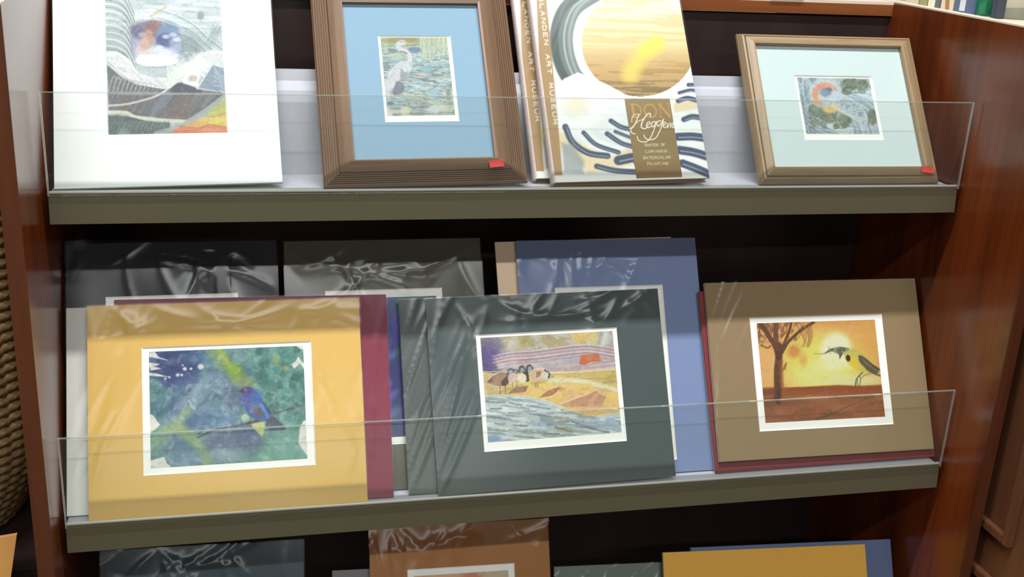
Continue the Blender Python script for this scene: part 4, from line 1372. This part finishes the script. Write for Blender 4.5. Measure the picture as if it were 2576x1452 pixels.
def book(y0, outline, label, seed, size=None):
    P = Pose(0, y0, outline, BK_T, label)
    w, h = (P.w / 2, P.h) if size is None else size
    r = empty('art_book', label, 'book', P.mat, 'shrink-wrapped copies of the art book')
    cv = box('front_cover', -w, w, 0, h, -0.0025, -0.0002, M['cover'], r)
    box('back_cover', -w, w, 0, h, -BK_T, -BK_T + 0.0023, M['cover'], r)
    box('page_block', -w + 0.002, w - 0.004, 0.004, h - 0.004, -BK_T + 0.0023, -0.0025, M['pages'], r)
    paint_sheet('cover_print', cover_paint, (-w, 0, w, h), -0.0001, M['ink'], cv, 0.82)
    # rounded spine
    n = 9
    V, Fc = [], []
    for s in (0, h):
        for i in range(n):
            a = math.pi * i / (n - 1)
            V.append((-w - 0.0045 * math.sin(a), s, -0.0002 - (BK_T - 0.0004) * (1 - math.cos(a)) / 2))
    for i in range(n - 1):
        Fc.append((i, i + 1, n + i + 1, n + i))
    Fc += [tuple(range(n)), tuple(range(2 * n - 1, n - 1, -1)), (0, n, 2 * n - 1, n - 1)]
    mesh_obj('spine', V, Fc, M['spine'], r)
    tq = [P.loc(*q) for q in uncrop(TITLE_Q, 1560, 240, 6.31)] if size is None else None
    rect = TITLE_RECT.setdefault('r', None if tq is None else ((tq[0][0] + tq[3][0]) / 2, (tq[2][1] + tq[3][1]) / 2, (tq[1][0] + tq[2][0]) / 2, (tq[0][1] + tq[1][1]) / 2))
    paint_sheet('title_panel', title_paint, rect, 0.00002, M['ink'], cv, 0.82)
    sleeve('shrink_wrap', -w - 0.003, w + 0.002, -0.0, h + 0.002, 0.0004, r, 'left taut', seed, amp=0.0007)
    return P, (w, h)


TITLE_RECT = {}
M['spine'] = plain('spine_paper', srgb(206, 188, 184), 0.5, var=0.2, scale=260)
bp, bsize = book(0.012, B_OUT, 'art book with cream and navy cover and brown title panel, in front of its twin', 5)
B2 = [along(1342, 440, -128, 0), along(1731, 440, -128, 0), (1731, 440), (1342, 440)]
book(0.036, B2, 'second copy of the art book, only its ochre spine edge showing behind the front copy', 6, bsize)

# ---- middle shelf, back row
dark_art = [(60, 40, 90), (40, 60, 150), (30, 40, 80), (50, 90, 80)]
matted(1, 0.0330, hang(1, (166, 607), (694, 597), 1300, 1258), (40, 40, 48), 'black matted print in crinkled film standing behind the yellow matted print',
       opening=[(265, 747), (599, 737), (612, 1130), (272, 1150)], art=[(285, 768), (583, 759), (595, 1110), (290, 1130)],
       paint=paint_abstract([(70, 70, 90), (90, 70, 90), (60, 60, 70)], [(0, 0), (300, 0), (300, 360), (0, 360)], 40, 48, 2), film='top', seed=11, amp=0.0028, group='back row prints')
matted(1, 0.0330, hang(1, (713, 607), (1206, 600), 1262, 1224), (84, 82, 70), 'dark olive matted print in crinkled film between the black and the blue matted prints',
       opening=[(815, 732), (1112, 724), (1133, 1112), (836, 1125)], art=[(832, 752), (1097, 744), (1117, 1094), (852, 1106)],
       paint=paint_abstract([(60, 60, 130), (30, 50, 170), (110, 90, 170), (40, 110, 90), (20, 30, 90)], [(0, 0), (270, 0), (270, 350), (0, 350)], 70, 90, 4, 60, 120),
       film='top', seed=12, amp=0.0028, group='back row prints')
matted(1, 0.0395, hang(1, (1247, 607), (1690, 598), 1232, 1190), (246, 218, 190), 'beige mat board showing as a pale strip left of the blue matted print', film=None, group='back row prints')
matted(1, 0.0285, [(1299, 606), (1748, 598), (1800, 1190), (1336, 1222)], (122, 138, 178), 'slate blue matted print in crinkled film behind the dark green goose print',
       opening=[(1396, 725), (1668, 715), (1702, 1158), (1426, 1172)], art=[(1412, 742), (1652, 733), (1685, 1140), (1440, 1154)],
       paint=paint_abstract([(150, 150, 160), (120, 130, 150)], [(0, 0), (240, 0), (240, 340), (0, 340)], 30, 40, 5), film='top', seed=13, amp=0.0028, group='back row prints')

# ---- middle shelf, front row
matted(1, 0.0145, [(281, 752), (973, 743), (989, 1254), (293, 1302)], (128, 44, 66), 'maroon mat board showing as a strip right of the yellow bird print', film='right taut', seed=21, amp=0.0012)
matted(1, 0.0215, [(163, 776), (850, 756), (862, 1262), (172, 1309)], (206, 206, 200), 'light grey mat board showing as a strip left of the yellow bird print', film='left', seed=22)
matted(1, 0.0060, [(214, 770), (907, 750), (920, 1262), (228, 1313)], (216, 176, 92), 'golden yellow matted print of an indigo bird on a twig',
       opening=[(356, 875), (784, 858), (793, 1167), (361, 1200)], art=uncrop([(130, 165), (1630, 120), (1640, 1205), (150, 1290)], 340, 840, 3.82),
       paint=paint_bunting().finish(70, .15, .95), gain=0.80, film='top left right', seed=23, amp=0.0012)
matted(1, 0.0172, [(1000, 754), (1580, 735), (1622, 1205), (1033, 1252)], (78, 86, 84), 'dark grey-green mat board in streaky film peeking out left of the goose print', film='left', seed=24, amp=0.0022)
matted(1, 0.0075, [(1075, 751), (1656, 727), (1698, 1196), (1101, 1250)], (70, 82, 82), 'dark green matted print of geese beside a river at sunset',
       opening=[(1198, 842), (1551, 824), (1577, 1108), (1217, 1139)], art=uncrop([(122, 205), (1462, 125), (1548, 1165), (190, 1262)], 1180, 800, 4.033),
       paint=paint_geese().finish(40, .09, .86), gain=0.84, film='top left', seed=25, amp=0.0022)
matted(1, 0.0180, [(1757, 735), (2290, 712), (2358, 1157), (1801, 1198)], (124, 48, 52), 'dark red mat board edging out below and left of the brown meadowlark print', film=None)
matted(1, 0.0105, [(1768, 713), (2297, 700), (2356, 1147), (1816, 1180)], (142, 120, 88), 'brown matted print of a yellow bird and a bare tree against a low sun',
       opening=[(1883, 799), (2216, 791), (2250, 1067), (1913, 1086)], art=uncrop([(175, 185), (1450, 145), (1583, 1188), (300, 1255)], 1860, 770, 4.27),
       paint=paint_meadowlark().finish(40, .04, .92), gain=0.86, film='left', seed=26, amp=0.0022, bottom=0.0165)

# ---- lowest shelf
matted(2, 0.030, hang(2, (246, 1392), (756, 1356), 2050, 2000), (62, 78, 88), 'dark teal matted print in crinkled film on the lowest shelf', film='top', seed=31, amp=0.0028)
matted(2, 0.022, hang(2, (921, 1334), (1370, 1301), 1990, 1950), (160, 108, 60), 'orange-brown matted print in film on the lowest shelf',
       opening=[(1020, 1436), (1291, 1415), (1312, 1790), (1040, 1815)], art=[(1036, 1452), (1276, 1434), (1296, 1772), (1056, 1796)],
       paint=paint_abstract([(214, 160, 130), (200, 120, 90), (190, 180, 150)], [(0, 0), (240, 0), (240, 340), (0, 340)], 60, 80, 8, 40, 60), film='top', seed=32, amp=0.0028)
matted(2, 0.036, hang(2, (826, 1441), (1130, 1418), 1985, 1965), (120, 118, 122), 'grey mat board peeking out left of the orange-brown print', film=None)
matted(2, 0.036, hang(2, (1384, 1432), (1720, 1408), 1950, 1930), (104, 116, 108), 'grey-green mat board in film between the orange-brown print and the mustard mat', film='top', seed=34, amp=0.0022)
matted(2, 0.018, hang(2, (1657, 1391), (2166, 1370), 1925, 1880), (228, 174, 76), 'mustard yellow mat board in film on the lowest shelf', film='top', seed=35, amp=0.0012)
matted(2, 0.0255, hang(2, (1728, 1379), (2230, 1357), 1925, 1880), (92, 106, 142), 'slate blue mat board showing as a strip right of the mustard yellow mat', film=None)

# ------------------------------------------------------------------ surroundings
# neighbouring dark cabinet on the right, with trim, and the goods on its top
NZ = np.linalg.inv(S2W) @ np.array([0, 0, 1.0])
cab = empty('neighbouring_cabinet', 'dark wooden cabinet with thin wood trim standing right of the display unit', 'cabinet', Matrix.Translation((1.0, -0.1, 0)))
cb = lambda n, x0, x1, y0, y1, z0, z1, m, p=None, bv=0.0: box(n, x0 - 1.0, x1 - 1.0, y0 + 0.1, y1 + 0.1, z0, z1, m, p or cab, bv)
cb('body', 0.616, 1.40, -0.30, 0.62, 0, BASE + 0.198, M['dark_cabinet'])
cb('top', 0.606, 1.41, -0.10, 0.63, BASE + 0.198, BASE + 0.204, M['cream'])
for za, zb in ((-0.442, 0.10), (-0.80, -0.503)):
    cb('trim_post', 0.606, 0.616, -0.200, -0.188, BASE + za, BASE + zb, M['trim_wood'], None, 0.001)
for z in (-0.436, -0.509):
    cb('trim_rung', 0.606, 0.616, -0.188, -0.06, BASE + z - 0.006, BASE + z + 0.006, M['trim_wood'], None, 0.001)

TZ = BASE + 0.204


def on_top(x, k=1.004):
    y = 12 + (x - 2250) * 0.147
    q = np.array([0, 0, 0]) + NZ * 0.204
    p = ray_plane(x, y, q, NZ)
    p = CAM + (p - CAM) * k
    w = W(p)
    return w[0], w[1]


def goods_box(x0, x1, h, d, col, label, name='gift_box', accent=None, cat='box'):
    (a, b), (c, e) = on_top(x0), on_top(x1)
    wd = math.hypot(c - a, e - b)
    ang = math.atan2(e - b, c - a)
    r = empty(name, label, cat, Matrix.Translation(((a + c) / 2, (b + e) / 2, TZ)) @ Matrix.Rotation(ang, 4, 'Z'))
    box('carton', -wd / 2, wd / 2, 0, d, 0, h * 0.9, plain('carton', srgb(col), 0.5), r, 0.001)
    box('lid', -wd / 2 - 0.0008, wd / 2 + 0.0008, -0.0008, d + 0.0008, h * 0.72, h, plain('lid', srgb([min(255, v + 14) for v in col]), 0.5), r, 0.001)
    if accent:
        (u0, u1, v0, v1, sl), ac = accent
        V = [(-wd / 2 + wd * u0, -0.0006, h * v0), (-wd / 2 + wd * u1, -0.0006, h * v0), (-wd / 2 + wd * u1 + wd * sl, -0.0006, h * v1), (-wd / 2 + wd * u0 + wd * sl, -0.0006, h * v1)]
        V += [(x, 0.0, z) for x, y, z in V]
        mesh_obj('label_patch', V, [(0, 1, 2, 3), (0, 4, 5, 1), (1, 5, 6, 2), (2, 6, 7, 3), (3, 7, 4, 0), (7, 6, 5, 4)], plain('label_patch', srgb(ac), 0.5), r)
    return r


def lathe(name, prof, mat, parent, n=24):
    V, Fc = [], []
    for r_, z in prof:
        for i in range(n):
            a = 2 * math.pi * i / n
            V.append((r_ * math.cos(a), r_ * math.sin(a), z))
    for k in range(len(prof) - 1):
        for i in range(n):
            j = (i + 1) % n
            Fc.append((k * n + i, k * n + j, (k + 1) * n + j, (k + 1) * n + i))
    Fc.append(tuple(range(n - 1, -1, -1)))
    Fc.append(tuple(range((len(prof) - 1) * n, len(prof) * n)))
    return mesh_obj(name, V, Fc, mat, parent, smooth=True)


def bottle(x, rad, h, mat, label, cap):
    a, b = on_top(x, 1.022)
    r = empty('glass_bottle', label, 'bottle', Matrix.Translation((a, b, TZ)))
    lathe('body', [(rad * .92, 0), (rad, 0.004), (rad, h * .62), (rad * .8, h * .72), (rad * .4, h * .8), (rad * .4, h * .9)], mat, r)
    lathe('cap', [(rad * .48, h * .9), (rad * .48, h), (rad * .4, h * 1.01)], cap, r)


def tinted(name, col, rough=0.08, trans=0.55):
    m, nt, b = new_mat(name)
    b.inputs['Base Color'].default_value = srgb(col)
    b.inputs['Roughness'].default_value = rough
    b.inputs['Transmission Weight'].default_value = trans
    b.inputs['IOR'].default_value = 1.45
    return m


M['cap'] = plain('white_cap', srgb(226, 226, 216), 0.4)
goods_box(2262, 2306, 0.09, 0.02, (214, 210, 186), 'cream gift box at the back of the cabinet top', accent=((.1, .4, .1, .6, 0), (236, 238, 226)))
goods_box(2310, 2329, 0.08, 0.02, (168, 160, 118), 'narrow olive gift box on the cabinet top')
goods_box(2331, 2347, 0.10, 0.02, (238, 240, 222), 'narrow white gift box on the cabinet top')
goods_box(2349, 2361, 0.07, 0.02, (110, 116, 118), 'slim dark grey gift box on the cabinet top')
goods_box(2363, 2394, 0.08, 0.02, (226, 214, 198), 'cream gift box with a tan slanting stripe', accent=((.45, .75, .05, .75, -.35), (178, 130, 84)))
goods_box(2396, 2434, 0.08, 0.02, (96, 112, 142), 'blue-grey gift box with a pale panel', accent=((.4, .75, .06, .38, 0), (214, 226, 236)))
bottle(2444, 0.008, 0.07, tinted('pale_glass', (196, 204, 190)), 'slim pale glass bottle beside the green bottle', M['cap'])
bottle(2472, 0.0125, 0.09, tinted('green_glass', (40, 150, 112), .1, .35), 'green glass bottle on the cabinet top', M['cap'])
goods_box(2489, 2501, 0.09, 0.02, (62, 72, 84), 'slim slate blue gift box beside the green bottle')


def jar(x, rad, h, label):
    a, b = on_top(x, 1.036)
    r = empty('glass_jar', label, 'jar', Matrix.Translation((a, b, TZ)))
    lathe('body', [(rad * .94, 0), (rad, 0.004), (rad, h * .55), (rad * .9, h * .66), (rad * .9, h * .74)], tinted('clear_glass', (222, 224, 206), .05, .75), r)
    lathe('lid', [(rad * .95, h * .74), (rad * .95, h * .95), (rad * .6, h), (rad * .1, h)], plain('jar_lid', srgb(186, 178, 140), 0.4), r)


jar(2540, 0.026, 0.062, 'squat clear glass jar with a tan lid on the cabinet top')

# sign holder foot on the ledge behind the oak frame
sp = on_top(2022, 1.0)
q = ray_plane(2018, 4, NZ * 0.218, NZ)
q = W(q)
sg = empty('sign_holder', 'clear plastic sign holder foot on the cream ledge above the oak frame', 'sign holder', Matrix.Translation((q[0], BK + 0.004, TOPZ - 0.001)))
box('foot', -0.03, 0.022, -0.008, 0.05, 0, 0.002, M['acrylic_edge'], sg)
box('upright', -0.03, 0.022, 0.046, 0.048, 0.002, 0.12, M['acrylic'], sg)
box('card', -0.027, 0.019, 0.0445, 0.0455, 0.004, 0.117, plain('card', srgb(232, 232, 226), 0.6), sg)

# rope basket on a dark plinth at the left
pl = empty('plinth', 'dark low plinth under the rope basket left of the unit', 'plinth', Matrix.Translation((-0.9, 0.22, 0)))
PZ = BASE - 0.50
box('body', -0.28, 0.285, -0.16, 0.3, 0, PZ - 0.02, M['dark_back'], pl)
box('top', -0.285, 0.290, -0.165, 0.305, PZ - 0.02, PZ, M['dark_back'], pl, 0.002)
bk = empty('rope_basket', 'coiled brown rope basket standing left of the display unit', 'basket', Matrix.Translation((-0.872, 0.22, PZ + 0.0025)))
M['rope'] = plain('rope', srgb(158, 130, 88), 0.85, var=0.3, scale=160, bump=0.4)
NR, NS = 200, 8
rope_meshes = []
for rrow in range(42):
    zr = 0.0075 + rrow * 0.0135
    R0 = 0.198 + 0.055 * math.sin(min(1.0, rrow / 12.0) * math.pi / 2)
    V, Fc = [], []
    for i in range(NR):
        th = 2 * math.pi * i / NR
        for j in range(NS):
            ph = 2 * math.pi * j / NS
            rr = 0.0072 * (1 + 0.30 * math.sin(th * 68 + ph * 2))
            V.append(((R0 + rr * math.cos(ph)) * math.cos(th), (R0 + rr * math.cos(ph)) * math.sin(th), zr + rr * math.sin(ph)))
    for i in range(NR):
        for j in range(NS):
            a, b = i * NS + j, i * NS + (j + 1) % NS
            c, d = ((i + 1) % NR) * NS + (j + 1) % NS, ((i + 1) % NR) * NS + j
            Fc.append((a, d, c, b))
    mesh_obj('rope_coil', V, Fc, M['rope'], bk, smooth=True)
lathe('basket_floor', [(0.19, 0.001), (0.19, 0.006)], M['rope'], bk)

# tan card leaning in front of the plinth
tq = ray_plane(42, 1346, np.array([-0.635, 0, 0]), np.array([1.0, 0, 0]))
tw = W(tq)
tc_ = empty('cardboard_sheet', 'tan cardboard sheet leaning against the plinth below the rope basket', 'cardboard', Matrix.Translation((tw[0], -0.10, 0.0)))
hh = tw[2]
V = [(-0.36, -0.05, 0.0), (-0.13, -0.05, 0.0), (0.0, tw[1] + 0.10, hh), (-0.25, tw[1] + 0.10, hh - 0.03)]
V2 = [(x, y + 0.005, z) for x, y, z in V]
mesh_obj('sheet', V + V2, [(0, 1, 2, 3), (7, 6, 5, 4), (0, 4, 5, 1), (1, 5, 6, 2), (2, 6, 7, 3), (3, 7, 4, 0)], plain('kraft_card', srgb(226, 164, 92), 0.7, var=0.12, scale=20), tc_)
print('CARD', tw)

print('SIZES', SIZES)
